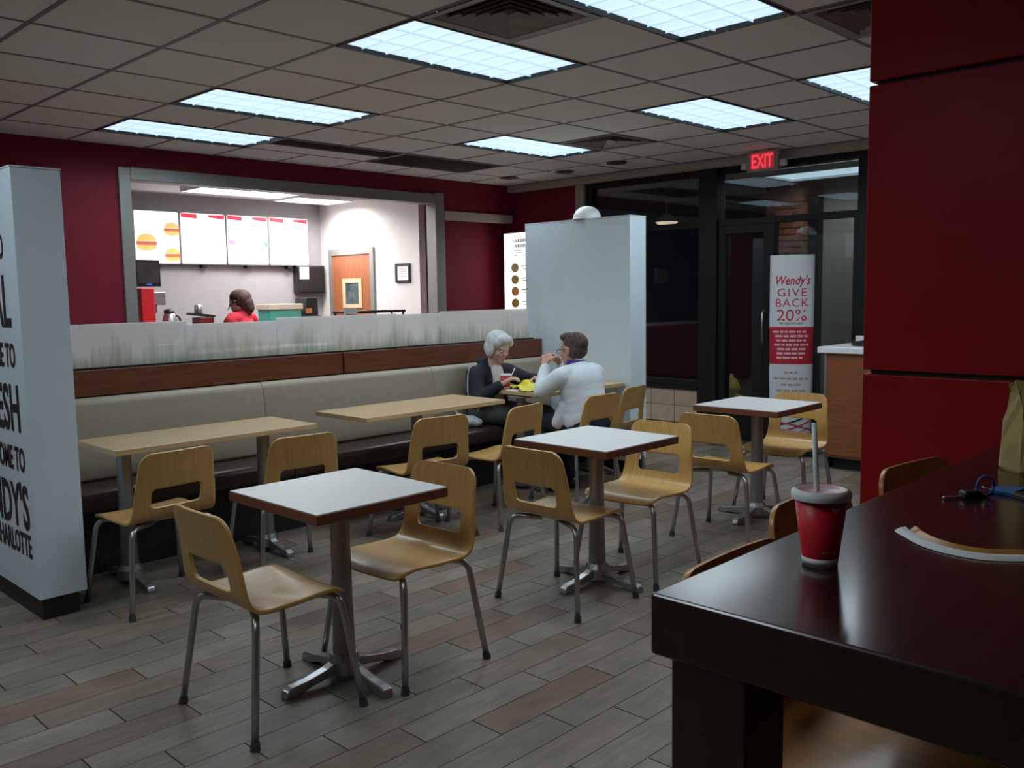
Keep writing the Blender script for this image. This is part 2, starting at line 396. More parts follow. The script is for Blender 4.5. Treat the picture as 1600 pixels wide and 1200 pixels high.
for n, (i, j) in enumerate(LIGHTS):
    t = proto if n == 0 else copy_tree(proto)
    t.location = (cx(i), cy(j), CE)
    if (i, j) in LNAMES: tag(t, LNAMES[(i, j)], 'ceiling light', 'recessed ceiling lights')
    else: tag(t, {-3: 'unseen fluorescent light added to brighten the dark high table', 1: 'recessed fluorescent light on the far side of the lettered partition, over open floor', 5: 'recessed fluorescent light near the maroon wall beyond the lettered partition'}.get(j, 'recessed fluorescent light near the rear wall behind the red pillar'), 'ceiling light', 'recessed ceiling lights')

def make_diffuser():
    t = empty('air_diffuser')
    for k in range(6):
        a, b = 0.012+k*0.045, G-0.012-k*0.045
        z0 = -0.004 + k*0.002; w = 0.026 if k else 0.05
        mb = MB()
        # sloping vane ring: outer lip low, inner edge high
        o = [(a, a), (b, a), (b, b), (a, b)]; n = [(a+w, a+w), (b-w, a+w), (b-w, b-w), (a+w, b-w)]
        vs = [(x, y, z0) for x, y in o] + [(x, y, z0+(0.004 if k == 0 else 0.024)) for x, y in n]
        vs += [(x, y, z0+0.003) for x, y in o] + [(x, y, z0+(0.007 if k == 0 else 0.027)) for x, y in n]
        fs = []
        for q in range(4):
            q2 = (q+1) % 4
            fs += [(q, 4+q, 4+q2, q2), (8+q, 8+q2, 12+q2, 12+q), (q, q2, 8+q2, 8+q), (4+q, 12+q, 12+q2, 4+q2)]
        mb.add(vs, fs).build('vane', M_DIFF, t)
    B(0.02, G-0.02, 0.02, G-0.02, 0.05, 0.055).build('duct_back', M_BLACK, t)
    return t
M_DIFF = mat('diffuser_metal', (0.34, 0.31, 0.28), 0.45, 0.3, var=0.25, scale=14)
t = make_diffuser(); t.location = (cx(0), cy(-1), CE); tag(t, 'square louvred air diffuser between two fluorescent lights', 'air vent', 'ceiling air diffusers')
t2 = copy_tree(t); t2.location = (cx(5), cy(2), CE); tag(t2, 'square louvred air diffuser behind the ceiling light near the white partition', 'air vent', 'ceiling air diffusers')
t3 = copy_tree(t); t3.location = (cx(2), cy(-3), CE); tag(t3, 'square louvred air diffuser close to the red pillar', 'air vent', 'ceiling air diffusers')
def make_grille(x0, x1, y0, y1, label):
    t = thing('return_grille', label, 'air vent', (x0, y0, CE), 0, 'dark return grilles')
    w, d = x1-x0, y1-y0
    mb = MB(); mb.box(0, w, 0, 0.02, -0.004, 0.012).box(0, w, d-0.02, d, -0.004, 0.012).box(0, 0.02, 0.02, d-0.02, -0.004, 0.012).box(w-0.02, w, 0.02, d-0.02, -0.004, 0.012)
    mb.build('frame', M_GRID, t)
    n = int((d-0.04)/0.036)
    for k in range(n):
        y = 0.02 + (k+0.5)*(d-0.04)/n
        MB().prism([(y-0.012, 0.004), (y-0.009, 0.001), (y+0.012, 0.016), (y+0.009, 0.019)], 0.02, w-0.02, 'x').build('slat', M_GRILLE, t)
    B(0.01, w-0.01, 0.01, d-0.01, 0.03, 0.035).build('backing', M_BLACK, t)
M_GRILLE = mat('brown_grille', (0.13, 0.10, 0.08), 0.5, 0.2, var=0.3, scale=20)
make_grille(cx(2), cx(4), cy(5), cy(5)+0.30, 'narrow dark slatted return grille next to a ceiling light')
B(cx(2)+0.006, cx(4)-0.006, cy(5)+0.306, cy(6)-0.006, CE+0.004, CE+0.022).build('ceiling_tile', M_TILE, ceil)
make_grille(cx(4), cx(6), cy(5), cy(6), 'wide dark slatted return grille above the corner of the maroon wall')
for k, (x, y, nm) in enumerate(((7.05, 5.40, 'beside the window trim'), (7.15, 6.15, 'before the beige corner trim'), (7.05, 6.85, 'in the maroon corner'))):
    t = thing('ceiling_spot', 'small dark round ceiling fixture '+nm, 'ceiling fixture', (x, y, CE), 0, 'small round ceiling fixtures')
    MB().lathe([(0.03, 0.0), (0.095, 0.0), (0.10, -0.008), (0.085, -0.012), (0.055, -0.004), (0.03, 0.0)], 20, cap=False).build('ring', M_GRILLE, t, smooth=True)
    MB().lathe([(0.0005, -0.003), (0.04, -0.005), (0.056, -0.001)], 20, cap=False).build('baffle', M_BLACK, t, smooth=True)

# ------------------------------------------------------------------ walls
WB = 7.43
wb = MB()
wb.box(FX0, 3.16, WB, WB+0.12, 0, CE+0.1).box(3.16, 6.52, WB, WB+0.12, 2.43, CE+0.1).box(3.16, 6.52, WB, WB+0.12, 0, 0.95)
wb.box(6.52, 6.62, WB, WB+0.12, 0, CE+0.1).box(6.62, 7.82, WB, WB+0.12, 2.29, CE+0.1).box(6.62, 7.82, WB+0.16, WB+0.20, 0, 2.45)
struct('wall_back', wb, M_RED)
fr = empty('trim_1'); fr['kind'] = 'structure'
for nm, a in (('jamb', (3.09, 3.19, WB-0.025, WB+0.13, 0.95, 2.52)), ('jamb', (6.47, 6.60, WB-0.025, WB+0.13, 0.95, 2.54)), ('head', (3.19, 6.47, WB-0.025, WB+0.13, 2.42, 2.525))):
    B(*a).build(nm, M_GREYFR, fr, 0.006)
struct('trim_2', B(6.60, 7.66, WB-0.03, WB+0.1, 2.265, 2.355), M_BEIGE, bevel=0.004)
struct('wall_left', B(FX0-0.1, FX0, FY0, 12.0, 0, CE+0.1), M_KWALL)
struct('wall_rear', B(FX0, 7.7, FY0-0.1, FY0, 0, CE+0.1), M_RED)
XW = 7.7
ww = MB(); ww.box(XW, XW+0.12, 6.42, WB+0.12, 0, CE+0.1)           # maroon end of the window wall
ww.box(XW, XW+0.12, 3.2, 6.42, 2.62, CE+0.1); ww.box(XW, XW+0.12, FY0, 3.2, 0, CE+0.1)
struct('wall_right', ww, M_RED)
struct('trim_3', B(7.60, XW, FY0, WB, 2.615, CE+0.002), M_BEIGE, bevel=0.006)
struct('trim_4', B(XW-0.03, XW+0.1, 6.33, 6.45, 0, 2.615), M_BEIGE, bevel=0.004)

# ------------------------------------------------------------------ window wall: knee wall, frames, panes
kw = struct('wall_knee', B(XW+0.02, XW+0.12, 4.90, 6.33, 0.0, 0.45), M_MORTAR)
B(XW-0.005, XW+0.02, 4.90, 6.33, 0, 0.105).build('base_strip', M_BLACK, kw)
tw = 0.2885
for r in range(2):
    for k in range(5):
        y1 = 6.33 - 0.0 - k*tw; y0 = max(y1 - tw, 4.905)
        if y1-y0 < 0.05: continue
        B(XW+0.002, XW+0.022, y0+0.003, y1-0.003, 0.109+r*0.172, 0.109+(r+1)*0.172-0.005).build('wall_tile', M_BEIGETILE, kw, 0.002)
B(XW-0.015, XW+0.12, 4.90, 6.33, 0.452, 0.485).build('sill', M_FRAME, kw)
wn = empty('window_1'); wn['kind'] = 'structure'
def framebox(nm, y0, y1, z0, z1, par, d=0.05): B(XW+0.01, XW+0.01+d*2, y0, y1, z0, z1).build(nm, M_FRAME, par, 0.003)
framebox('jamb', 6.24, 6.33, 0.485, 2.615, wn); framebox('head', 4.88, 6.24, 2.56, 2.615, wn)
framebox('sill_bar', 4.88, 6.24, 0.485, 0.55, wn); framebox('transom_bar', 4.88, 6.24, 2.06, 2.12, wn)
B(XW+0.05, XW+0.058, 4.88, 6.24, 0.55, 2.06).build('pane', M_GLASS, wn); B(XW+0.05, XW+0.058, 4.88, 6.24, 2.12, 2.56).build('pane', M_GLASS, wn)
mu = struct('trim_5', B(XW-0.02, XW+0.14, 4.68, 4.88, 0, 2.62), M_FRAME, bevel=0.004)
d1 = empty('door_1'); d1['kind'] = 'structure'
framebox('stile', 4.60, 4.68, 0.0, 2.06, d1); framebox('stile', 4.09, 4.20, 0.0, 2.06, d1)
framebox('bottom_rail', 4.20, 4.60, 0.0, 0.26, d1); framebox('top_rail', 4.20, 4.60, 1.98, 2.06, d1)
B(XW+0.05, XW+0.058, 4.20, 4.60, 0.26, 1.98).build('pane', M_GLASS, d1)
MB().tube([(XW-0.02, 4.165, 0.95), (XW-0.05, 4.165, 0.97), (XW-0.05, 4.165, 1.23), (XW-0.02, 4.165, 1.25)], 0.011).build('pull_handle', M_STEEL, d1, smooth=True)
w2 = empty('window_2'); w2['kind'] = 'structure'
framebox('jamb', 3.20, 3.31, 0.0, 2.62, w2); framebox('head', 3.31, 4.68, 2.56, 2.62, w2); framebox('transom_bar', 3.31, 4.68, 2.06, 2.12, w2)
framebox('bottom_rail', 3.31, 4.09, 0.0, 0.14, w2); framebox('mullion', 3.31, 3.34, 0.14, 2.06, w2)
B(XW+0.05, XW+0.058, 3.34, 4.09, 0.14, 2.06).build('pane', M_GLASS, w2); B(XW+0.05, XW+0.058, 3.31, 4.68, 2.12, 2.56).build('pane', M_GLASS, w2)

# vestibule and night outside
struct('ceiling_vestibule', B(XW+0.12, 10.2, 2.0, 6.6, 2.62, 2.70), M_KWALL)
struct('wall_vestibule', B(9.25, 9.35, 2.0, 4.36, 0.0, 2.62), mat('vestibule_wall', (0.30, 0.28, 0.24), 0.7, var=0.1, scale=8))
struct('trim_6', B(9.15, 9.25, 4.34, 4.46, 0.0, 2.62), M_FRAME)
pier = struct('wall_pier', B(9.03, 9.40, 4.47, 4.88, 0.0, 2.62), M_MORTAR)
bk = B(0, 0.195, 0, 0.012, 0, 0.056).mesh('brick'); bk.materials.append(M_BRICK)
bkx = B(0, 0.012, 0, 0.195, 0, 0.056).mesh('brick'); bkx.materials.append(M_BRICK)
for r in range(38):
    z0 = 0.005 + r*0.0675
    y = 4.47 - (0.1 if r % 2 else 0.0)
    while y < 4.88:
        y0, y1 = max(y, 4.465), min(y+0.195, 4.885)
        if y1-y0 > 0.04:
            if abs(y1-y0-0.195) < 1e-4: o = link('brick', bkx, pier); o.location = (9.02, y0, z0)
            else: B(9.02, 9.032, y0, y1, z0, z0+0.056).build('brick', M_BRICK, pier)
        y += 0.205
    o = link('brick', bk, pier); o.location = (9.035 if r % 2 else 9.12, 4.459, z0)
vl = make_light(1.22, 0.62, M_LIT, VEST_W, LAMP_COL, False); vl.rotation_euler = (0, 0, PI/2); vl.location = (8.88, 3.30, 2.562)
tag(vl, 'long narrow fluorescent light in the vestibule behind the glass', 'ceiling light')
for o in vl.children:
    if o.type == 'MESH' and o.name.startswith('frame'): o.data.materials[0] = M_WPL
dl = thing('dome_light', 'round warm ceiling lamp seen through the window past the white partition', 'ceiling light', (8.80, 6.02, 2.24))
MB().lathe([(0.012, 0.385), (0.012, 0.10), (0.06, 0.08), (0.13, 0.004), (0.135, 0.0)], 24).build('housing', M_WPL, dl, smooth=True)
MB().lathe([(0.130, 0.002), (0.11, -0.02), (0.06, -0.034), (0.001, -0.038)], 24, cap=False).build('glass_bowl', mat('warm_lit', (1, 0.9, 0.8), 0.5, emit=(1.0, 0.78, 0.58), estr=1.0), dl, smooth=True)
hy = thing('yellow_hydrant', 'small yellow rounded hydrant-like post beyond the glass door', 'hydrant', (8.75, 5.13, -0.006))
MB().lathe([(0.11, 0), (0.11, 0.03), (0.075, 0.05), (0.075, 0.34), (0.10, 0.36), (0.10, 0.39), (0.085, 0.42), (0.06, 0.475), (0.02, 0.50), (0.02, 0.53), (0.004, 0.535)], 20).build('barrel', mat('yellow_paint', (0.62, 0.47, 0.03), 0.5, var=0.15, scale=15), hy, smooth=True)
for s in (-1, 1): MB().tube([(0, s*0.06, 0.27), (0, s*0.125, 0.27)], 0.04, 12).build('side_nozzle', MATS['yellow_paint'], hy, smooth=False)

# ------------------------------------------------------------------ exit sign
ex = thing('exit_sign', 'grey exit sign with red glowing letters hung under the ceiling', 'exit sign', (7.46, 4.065, 2.50))
B(-0.03, 0.03, -0.155, 0.155, 0, 0.178).build('housing', mat('sign_grey', (0.42, 0.38, 0.36), 0.5, var=0.1, scale=20), ex, 0.006)
M_EXIT = mat('exit_red', (0.5, 0.02, 0.03), 0.5, emit=(1.0, 0.05, 0.08), estr=1.0)
M_EXBG = mat('exit_face', (0.55, 0.12, 0.13), 0.5, emit=(0.6, 0.05, 0.07), estr=0.30)
B(-0.034, -0.030, -0.115, 0.115, 0.02, 0.165).build('face_plate', M_EXBG, ex)
text_on('lettering', 'EXIT', 0.165, lambda x, y, z: (-0.0365, -x, 0.033+y), M_EXIT, ex, sx=0.62, offset=0.004)
B(-0.02, 0.02, -0.05, 0.05, 0.178, CE-2.50+0.003).build('canopy', MATS['sign_grey'], ex)
for s in (-1, 1): MB().lathe([(0.012, 0.0), (0.034, 0.008), (0.034, 0.05), (0.02, 0.062)], 14, (0, s*0.19, 0.03)).build('lamp_head', M_WPL, ex, smooth=True)

# ------------------------------------------------------------------ partitions
def partition(label, x0, x1, y0, y1, ztop, name='partition'):
    t = thing(name, label, 'partition', (0, 0, 0))
    B(x0, x1, y0, y1, 0.098, ztop).build('panel', M_WHITE, t, 0.004)
    B(x0+0.014, x1-0.035, y0+0.014, y1-0.01, 0, 0.098).build('base', M_BLACK, t)
    B(x0-0.002, x1+0.002, y0-0.002, y1, ztop, ztop+0.006).build('top_cap', M_WPL, t)
    return t
pa = partition('white partition lettered with big dark words at the end of the bench', 1.323, 1.532, 4.29, 5.50, 2.03)
PX = 1.3215
def onp(x, y, z): return (PX - z, LY - x, LZ + y)
# right-aligned lines ending close to the partition's free edge: (text, z of baseline, letter height)
for body, zb, hgt, yend, sx in (('WELCOME TO', 1.645, 0.105, 4.445, 0.62), ('REAL', 1.340, 0.225, 4.405, 0.66), ('WELCOME TO', 1.155, 0.105, 4.385, 0.62),
                     ('FRESH', 0.865, 0.205, 4.370, 0.66), ('WELCOME TO', 0.680, 0.105, 4.355, 0.62), ("WENDY'S", 0.415, 0.195, 4.345, 0.66), ('CHARLOTTE', 0.285, 0.10, 4.345, 0.62)):
    LY, LZ = yend, zb
    text_on('lettering', body, hgt/0.69, onp, M_PRINT, pa, align='RIGHT', sx=sx, offset=0.006 if hgt > 0.15 else 0.003, extrude=0.0012)
pb = partition('tall plain white partition beside the couple at the end of the bench', 5.70, 5.91, 4.24, 5.36, 2.035)
dm = thing('white_dome', 'white rounded dome on top of the plain white partition', 'dome', (5.80, 4.75, 2.041))
MB().lathe([(0.115, 0.0), (0.115, 0.012), (0.108, 0.045), (0.09, 0.075), (0.06, 0.098), (0.025, 0.108), (0.001, 0.11)], 28).build('shell', mat('dome_white', (0.85, 0.88, 0.9), 0.4, var=0.03, scale=10), dm, smooth=True)
MB().lathe([(0.121, 0.0), (0.121, 0.01), (0.114, 0.012)], 28).build('rim', M_WPL, dm, smooth=True)

# ------------------------------------------------------------------ bench with rail and grass glass
bn = thing('booth_bench', 'long built-in bench with tan backrest and dark brown seat along the glass divider', 'bench')
BX0, BX1 = 1.54, 5.695
B(BX0, BX1, 4.83, 5.36, 0, 0.33).build('base', M_BLACK, bn)
B(BX0, BX1, 5.20, 5.36, 0.33, 1.058).build('back_board', M_BLACK, bn)
seams = [BX0, 2.971, 4.398, BX1]
def pad(name, prof, x0, x1, mt, par, edge=0.012):
    # profile extruded along X, its end loops pulled in so that the seams read as soft grooves
    n = len(prof); cx_ = sum(p[0] for p in prof)/n; cz_ = sum(p[1] for p in prof)/n; vs = []; fs = []
    xs = [(x0+0.001, 0.90), (x0+edge*0.35, 0.96), (x0+edge, 1.0), (x1-edge, 1.0), (x1-edge*0.35, 0.96), (x1-0.001, 0.90)]
    for x, k in xs:
        for y, z in prof: vs.append((x, cx_+(y-cx_)*k, cz_+(z-cz_)*(1-(1-k)*0.35)))
    for i in range(len(xs)-1):
        for q in range(n): fs.append((i*n+q, i*n+(q+1) % n, (i+1)*n+(q+1) % n, (i+1)*n+q))
    fs.append(tuple(range(n))[::-1]); fs.append(tuple((len(xs)-1)*n+q for q in range(n)))
    o = MB().add(vs, fs).build(name, mt, par, smooth=True)
    me = o.data
    for p in me.polygons:
        if len(p.vertices) > 4: p.use_smooth = False
    return o
backprof = ([(5.20, 0.452), (5.20, 0.905)] + arc((5.155, 0.862), 0.045, PI/2, PI, 6)[0:] + [(5.098, 0.80), (5.085, 0.62), (5.075, 0.47), (5.08, 0.452)])[::-1]
seatprof = [(5.19, 0.335), (5.19, 0.45)] + arc((4.815, 0.405), 0.045, PI/2, PI, 6) + arc((4.805, 0.365), 0.035, PI, 1.5*PI, 5)
for k in range(3):
    pad('backrest_pad', backprof, seams[k], seams[k+1], M_TAN, bn)
    pad('seat_pad', seatprof[::-1], seams[k], seams[k+1], M_BROWN, bn)
for x0, x1 in ((BX0, 3.635), (3.650, BX1)):
    B(x0, x1, 5.175, 5.215, 0.912, 1.058).build('wood_rail', M_WOODRAIL, bn, 0.003)
gl = thing('glass_divider', 'frosted glass divider printed with grass along the top of the bench', 'glass divider', (0, 0, 0))
B(BX0, BX1-0.05, 5.222, 5.275, 1.058, 1.068).build('channel', M_BLACK, gl)
gx = [BX0, 2.535, 3.165, 4.153, 4.597, 5.60]; gz = [1.314, 1.294, 1.314, 1.306, 1.318]; gy = [5.235, 5.249, 5.235, 5.249, 5.235]
for k in range(5):
    B(gx[k]+0.0, gx[k+1]+(0.012 if k < 4 else 0), gy[k], gy[k]+0.010, 1.068, gz[k]).build('glass_pane', M_GRASS, gl, 0.0015)

# ------------------------------------------------------------------ tables
def prong(L_, ang):
    # cast foot: hub height falling to a rounded toe
    pts = [(0.03, 0.085), (0.09, 0.062), (0.17, 0.046), (L_-0.03, 0.040), (L_-0.008, 0.030), (L_, 0.012), (L_, 0.0), (L_-0.05, 0.0), (0.16, 0.018), (0.08, 0.030), (0.03, 0.032)]
    mb = MB(); w0, w1 = 0.024, 0.021
    vs = []
    for s in (-1, 1):
        for x, z in pts:
            w = (w0 + (w1-w0)*x/L_)*s
            vs.append((x*math.cos(ang)-w*math.sin(ang), x*math.sin(ang)+w*math.cos(ang), z))
    n = len(pts); fs = [tuple(range(n)), tuple(range(n, 2*n))[::-1]] + [(i, n+i, n+(i+1) % n, (i+1) % n) for i in range(n)]
    return mb.add(vs, fs)
def post(par, x, y, H, angs, L_=0.27):
    MB().lathe([(0.050, 0.03), (0.043, 0.12), (0.038, 0.30), (0.036, H-0.06), (0.036, H-0.055), (0.10, H-0.05), (0.10, H-0.04)], 20, (x, y, 0)).build('post', M_POST, par, smooth=False)
    for a in angs:
        o = prong(L_, a).build('foot', M_STEEL, par, 0.006); o.location = (x, y, 0)
    MB().lathe([(0.062, 0.03), (0.062, 0.075), (0.05, 0.10)], 18, (x, y, 0)).build('hub', M_STEEL, par)
def square_table(x, y, label):
    t = thing('square_table', label, 'table', (x, y, 0), 0, 'square white cafe tables')
    h = 0.29
    B(-h, h, -h, h, 0.694, 0.7295).build('top_edge', M_EDGE, t, 0.003)
    B(-h+0.004, h-0.004, -h+0.004, h-0.004, 0.7295, 0.732).build('laminate_top', M_TOPW, t)
    post(t, 0, 0, 0.735, [0, PI/2, PI, 1.5*PI])
square_table(1.908, 2.772, 'square white-topped table nearest the lettered partition')
square_table(3.435, 2.765, 'square white-topped table between the two others in the row')
square_table(5.105, 2.805, 'square white-topped table nearest the standing sign and the cabinet')
def bench_table(x0, x1, y0, y1, posts, label):
    t = thing('bench_table', label, 'table', ((x0+x1)/2, (y0+y1)/2, 0), 0, 'oak bench tables')
    w, d = (x1-x0)/2, (y1-y0)/2
    B(-w, w, -d, d, 0.704, 0.732).build('oak_top', M_OAKTOP, t, 0.003)
    for px, angs in posts: post(t, px-(x0+x1)/2, 0.0, 0.737-0.0, angs, 0.25)
YY = [PI/2, 1.5*PI]; XY4 = [0, PI/2, PI, 1.5*PI]
bench_table(1.70, 2.835, 4.30, 4.80, [(1.84, YY), (2.63, YY)], 'long oak-topped bench table nearest the lettered partition')
bench_table(3.14, 4.30, 4.25, 4.78, [(3.735, XY4)], 'long oak-topped bench table between the two other bench tables')
bench_table(4.70, 5.68, 4.28, 4.80, [(4.76, YY), (5.58, YY)], 'oak-topped bench table where the couple eats')

# ------------------------------------------------------------------ chairs
def smoothpath(pts, per=6):
    out = []
    P = [Vector(p) for p in pts]
    for i in range(len(P)-1):
        p0 = P[max(i-1, 0)]; p1 = P[i]; p2 = P[i+1]; p3 = P[min(i+2, len(P)-1)]
        for k in range(per):
            t = k/per
            out.append(0.5*((2*p1) + (-p0+p2)*t + (2*p0-5*p1+4*p2-p3)*t*t + (-p0+3*p1-3*p2+p3)*t**3))
    out.append(P[-1]); return out
def shell_mesh(mt):
    # bent-plywood shell: profile (depth, height) from the top of the back to the seat's front lip
    prof = smoothpath([(-0.258, 0.754, 0), (-0.245, 0.69, 0), (-0.229, 0.612, 0), (-0.214, 0.54, 0), (-0.200, 0.485, 0), (-0.180, 0.448, 0), (-0.145, 0.428, 0),
                       (-0.09, 0.421, 0), (-0.02, 0.419, 0), (0.06, 0.424, 0), (0.12, 0.426, 0), (0.165, 0.418, 0), (0.195, 0.402, 0)], 5)
    n = len(prof); s = [0.0]
    for i in range(1, n): s.append(s[-1] + (prof[i]-prof[i-1]).length)
    Ltot = s[-1]
    def halfw(u):
        pts = [(0, 0.182), (0.08, 0.190), (0.20, 0.203), (0.30, 0.212), (0.40, 0.216), (0.60, 0.212), (Ltot, 0.205)]
        for a, b in zip(pts, pts[1:]):
            if u <= b[0]: w = a[1] + (b[1]-a[1])*(u-a[0])/(b[0]-a[0]); break
        else: w = pts[-1][1]
        r = 0.055
        if u < r: w -= r - math.sqrt(max(0, r*r - (r-u)**2))
        if u > Ltot-0.035:
            q = u-(Ltot-0.035); w -= 0.035 - math.sqrt(max(0, 0.035**2 - q*q))
        return w
    us = []; u = 0
    for k in range(9): us.append(0.055*(1-math.cos(PI/2*k/8)))
    m_ = 46
    for k in range(1, m_+1): us.append(0.055 + (Ltot-0.035-0.055)*k/m_)
    for k in range(1, 7): us.append(Ltot-0.035 + 0.035*math.sin(PI/2*k/6))
    NT = 30
    def at(u):
        for i in range(1, n):
            if u <= s[i] or i == n-1:
                f = 0 if s[i] == s[i-1] else min(1, (u-s[i-1])/(s[i]-s[i-1])); return prof[i-1].lerp(prof[i], f)
    # cut-out between the back and the bend: rounded rectangle in (x, u)
    cu0, cu1, cw, cr = 0.172, 0.268, 0.128, 0.022
    def sdf(x, u):
        uc, hu = (cu0+cu1)/2, (cu1-cu0)/2
        dx, du = abs(x)-(cw-cr), abs(u-uc)-(hu-cr)
        return math.hypot(max(dx, 0), max(du, 0)) + min(max(dx, du), 0) - cr
    pts2 = []
    for u in us:
        w = halfw(u)
        for k in range(NT+1):
            pts2.append([(-1+2*k/NT)*w, u])
    inside = [sdf(x, u) < 0 for x, u in pts2]
    faces = []
    for i in range(len(us)-1):
        for k in range(NT):
            q = (i*(NT+1)+k, i*(NT+1)+k+1, (i+1)*(NT+1)+k+1, (i+1)*(NT+1)+k)
            if all(inside[j] for j in q): continue
            faces.append(q)
    used = set(j for q in faces for j in q)
    for j in used:
        if inside[j]:
            for _ in range(8):
                x, u = pts2[j]; d = sdf(x, u); e = 1e-4
                gx_, gu = (sdf(x+e, u)-d)/e, (sdf(x, u+e)-d)/e; g2 = gx_*gx_+gu*gu
                if g2 < 1e-6: break
                pts2[j] = [x-d*gx_/g2, u-d*gu/g2]
    vs = []
    for x, u in pts2:
        p = at(u)
        # back gently wraps, seat gently dished
        wrap = 0.018*(x/0.2)**2 * max(0, min(1, (0.33-u)/0.2))
        dish = 0.007*(x/0.2)**2 * max(0, min(1, (u-0.36)/0.1))
        vs.append((x, p[0]+wrap, p[1]+dish))
    idx = {}; V = []; Fc = []
    for q in faces:
        for j in q:
            if j not in idx: idx[j] = len(V); V.append(vs[j])
        Fc.append(tuple(idx[j] for j in q))
    me = bpy.data.meshes.new('seat_shell'); me.from_pydata(V, [], Fc); me.update()
    me.polygons.foreach_set('use_smooth', [True]*len(me.polygons)); me.materials.append(mt)
    return me
def make_chair(mt, lift=0.0, fx=0.25, fy=0.215, name='cafe_chair'):
    t = empty(name)
    sh = link('seat_shell', shell_mesh(mt), t); sh.location.z = lift
    so = sh.modifiers.new('ply', 'SOLIDIFY'); so.thickness = 0.012; so.offset = 0.0
    bv = sh.modifiers.new('edge', 'BEVEL'); bv.width = 0.002; bv.segments = 1; bv.limit_method = 'ANGLE'; bv.angle_limit = math.radians(50)
    zt = 0.402 + lift
    for sx in (-1, 1):
        for sy in (-1, 1):
            a = (sx*0.06, sy*0.10, zt); b = (sx*0.165, sy*0.145, zt-0.001); c = (sx*0.20, sy*0.165, zt-0.003); e = (sx*0.207, sy*0.170, zt-0.045); f = (sx*fx, sy*fy, 0.0)
            path = [Vector(a), Vector(b)] + bez(b, c, e, 6)[1:] + [Vector(e).lerp(Vector(f), 0.5), Vector(e).lerp(Vector(f), 0.94)]
            lg = MB().tube(path, 0.0125, 10).build('leg', M_STEEL, t, smooth=True)
            q0 = Vector(e).lerp(Vector(f), 0.93 if lift < 0.1 else 0.95); q1 = Vector(f)
            MB().tube([q0, q1], [0.0150, 0.0165], 10).build('foot_cap', M_CAP, lg)
    B(-0.08, 0.08, -0.11, 0.11, zt+0.004, zt+0.010).build('mount_plate', M_STEEL, t)
    if lift > 0.1:
        zz = 0.26; k = 1 - zz/(zt-0.045); X_ = fx+(0.207-fx)*(1-k); Y_ = fy+(0.170-fy)*(1-k)
        MB().tube([(-X_, -Y_, zz), (X_, -Y_, zz)], 0.009, 8).build('foot_rail', M_STEEL, t, smooth=True)
        MB().tube([(-X_, Y_, zz), (X_, Y_, zz)], 0.009, 8).build('foot_rail', M_STEEL, t, smooth=True)
        for sx in (-1, 1): MB().tube([(sx*X_, -Y_, zz), (sx*X_, Y_, zz)], 0.009, 8).build('foot_rail', M_STEEL, t, smooth=True)
    return t
ch0 = make_chair(M_OAK)
R = math.radians
# local +Y is the way the sitter faces
CH = [
 (1.596, 2.772, -90, 'oak plywood chair facing the windows at the white table nearest the lettered partition'),
 (2.170, 2.735, 92, 'oak plywood chair facing the lettered partition at the white table nearest that partition'),
 (3.148, 2.722, -90, 'oak plywood chair facing the windows at the middle white table'),
 (3.712, 2.720, 93, 'oak plywood chair facing the lettered partition at the middle white table'),
 (4.600, 2.715, -88, 'oak plywood chair facing the windows at the white table beside the standing sign'),
 (5.385, 2.765, 92, 'oak plywood chair between its white table and the standing sign'),
 (1.835, 4.215, 5, 'oak plywood chair facing the bench, end seat beside the lettered partition'),
 (2.500, 4.125, -5, 'oak plywood chair facing the bench, second seat from the lettered partition'),
 (3.405, 4.085, -8, 'oak plywood chair facing the bench at the middle bench table, third from the lettered partition'),
 (4.010, 4.050, 8, 'oak plywood chair turned slightly away at the middle bench table, just before the seated couple'),
 (4.790, 4.035, 0, 'oak plywood chair on which the person in white sits'),
 (5.300, 4.170, 10, 'empty oak plywood chair next to the person in white, by the plain partition'),
]
for n, (x, y, a, lab) in enumerate(CH):
    t = ch0 if n == 0 else copy_tree(ch0)
    t.location = (x, y, 0); t.rotation_euler = (0, 0, R(a)); tag(t, lab, 'chair', 'oak plywood chairs in the dining room')

# ------------------------------------------------------------------ red pillar, dark high table, stools
pc = thing('red_pillar', 'broad red panelled pillar behind the dark high table', 'pillar', (0, 0, 0))
PX0, PY0, PY1 = 2.985, -0.55, 1.252
B(PX0+0.02, 3.55, PY0+0.02, PY1-0.02, 0, CE).build('core', M_BLACK, pc)
for z0, z1 in ((0.0, 1.160), (1.175, 2.105), (2.118, CE)):
    B(PX0, 3.57, PY0, PY1, z0, z1).build('panel', M_COLRED, pc, 0.004)
dt = thing('high_table', 'dark espresso wooden high table with thick top and square legs', 'table', (0, 0, 0))
TX0, TX1, TY0, TY1, TZ = 1.075, 2.93, -0.32, 0.765, 1.0
B(TX0, TX1, TY0, TY1, 0.905, TZ).build('table_top', M_DARKWOOD, dt, 0.006, seg=3)
for x in (TX0+0.012, TX1-0.127):
    for y in (TY0+0.03, TY1-0.155):
        B(x, x+0.115, y, y+0.125, 0, 0.905).build('leg', M_DARKWOOD, dt, 0.004)
st0 = make_chair(M_STOOL, 0.212, 0.155, 0.20, 'bar_stool')
for n, (x, y, a, lab) in enumerate(((1.435, 0.590, 180, 'orange plywood high stool at the dark table, at its corner'),
                                  (1.955, 0.700, 178, 'orange plywood high stool behind the red drink cup'),
                                  (2.485, 0.665, 172, 'orange plywood high stool at the dark table in front of the red pillar'))):
    t = st0 if n == 0 else copy_tree(st0)
    t.location = (x, y, 0); t.rotation_euler = (0, 0, R(a)); tag(t, lab, 'stool', 'orange plywood high stools')

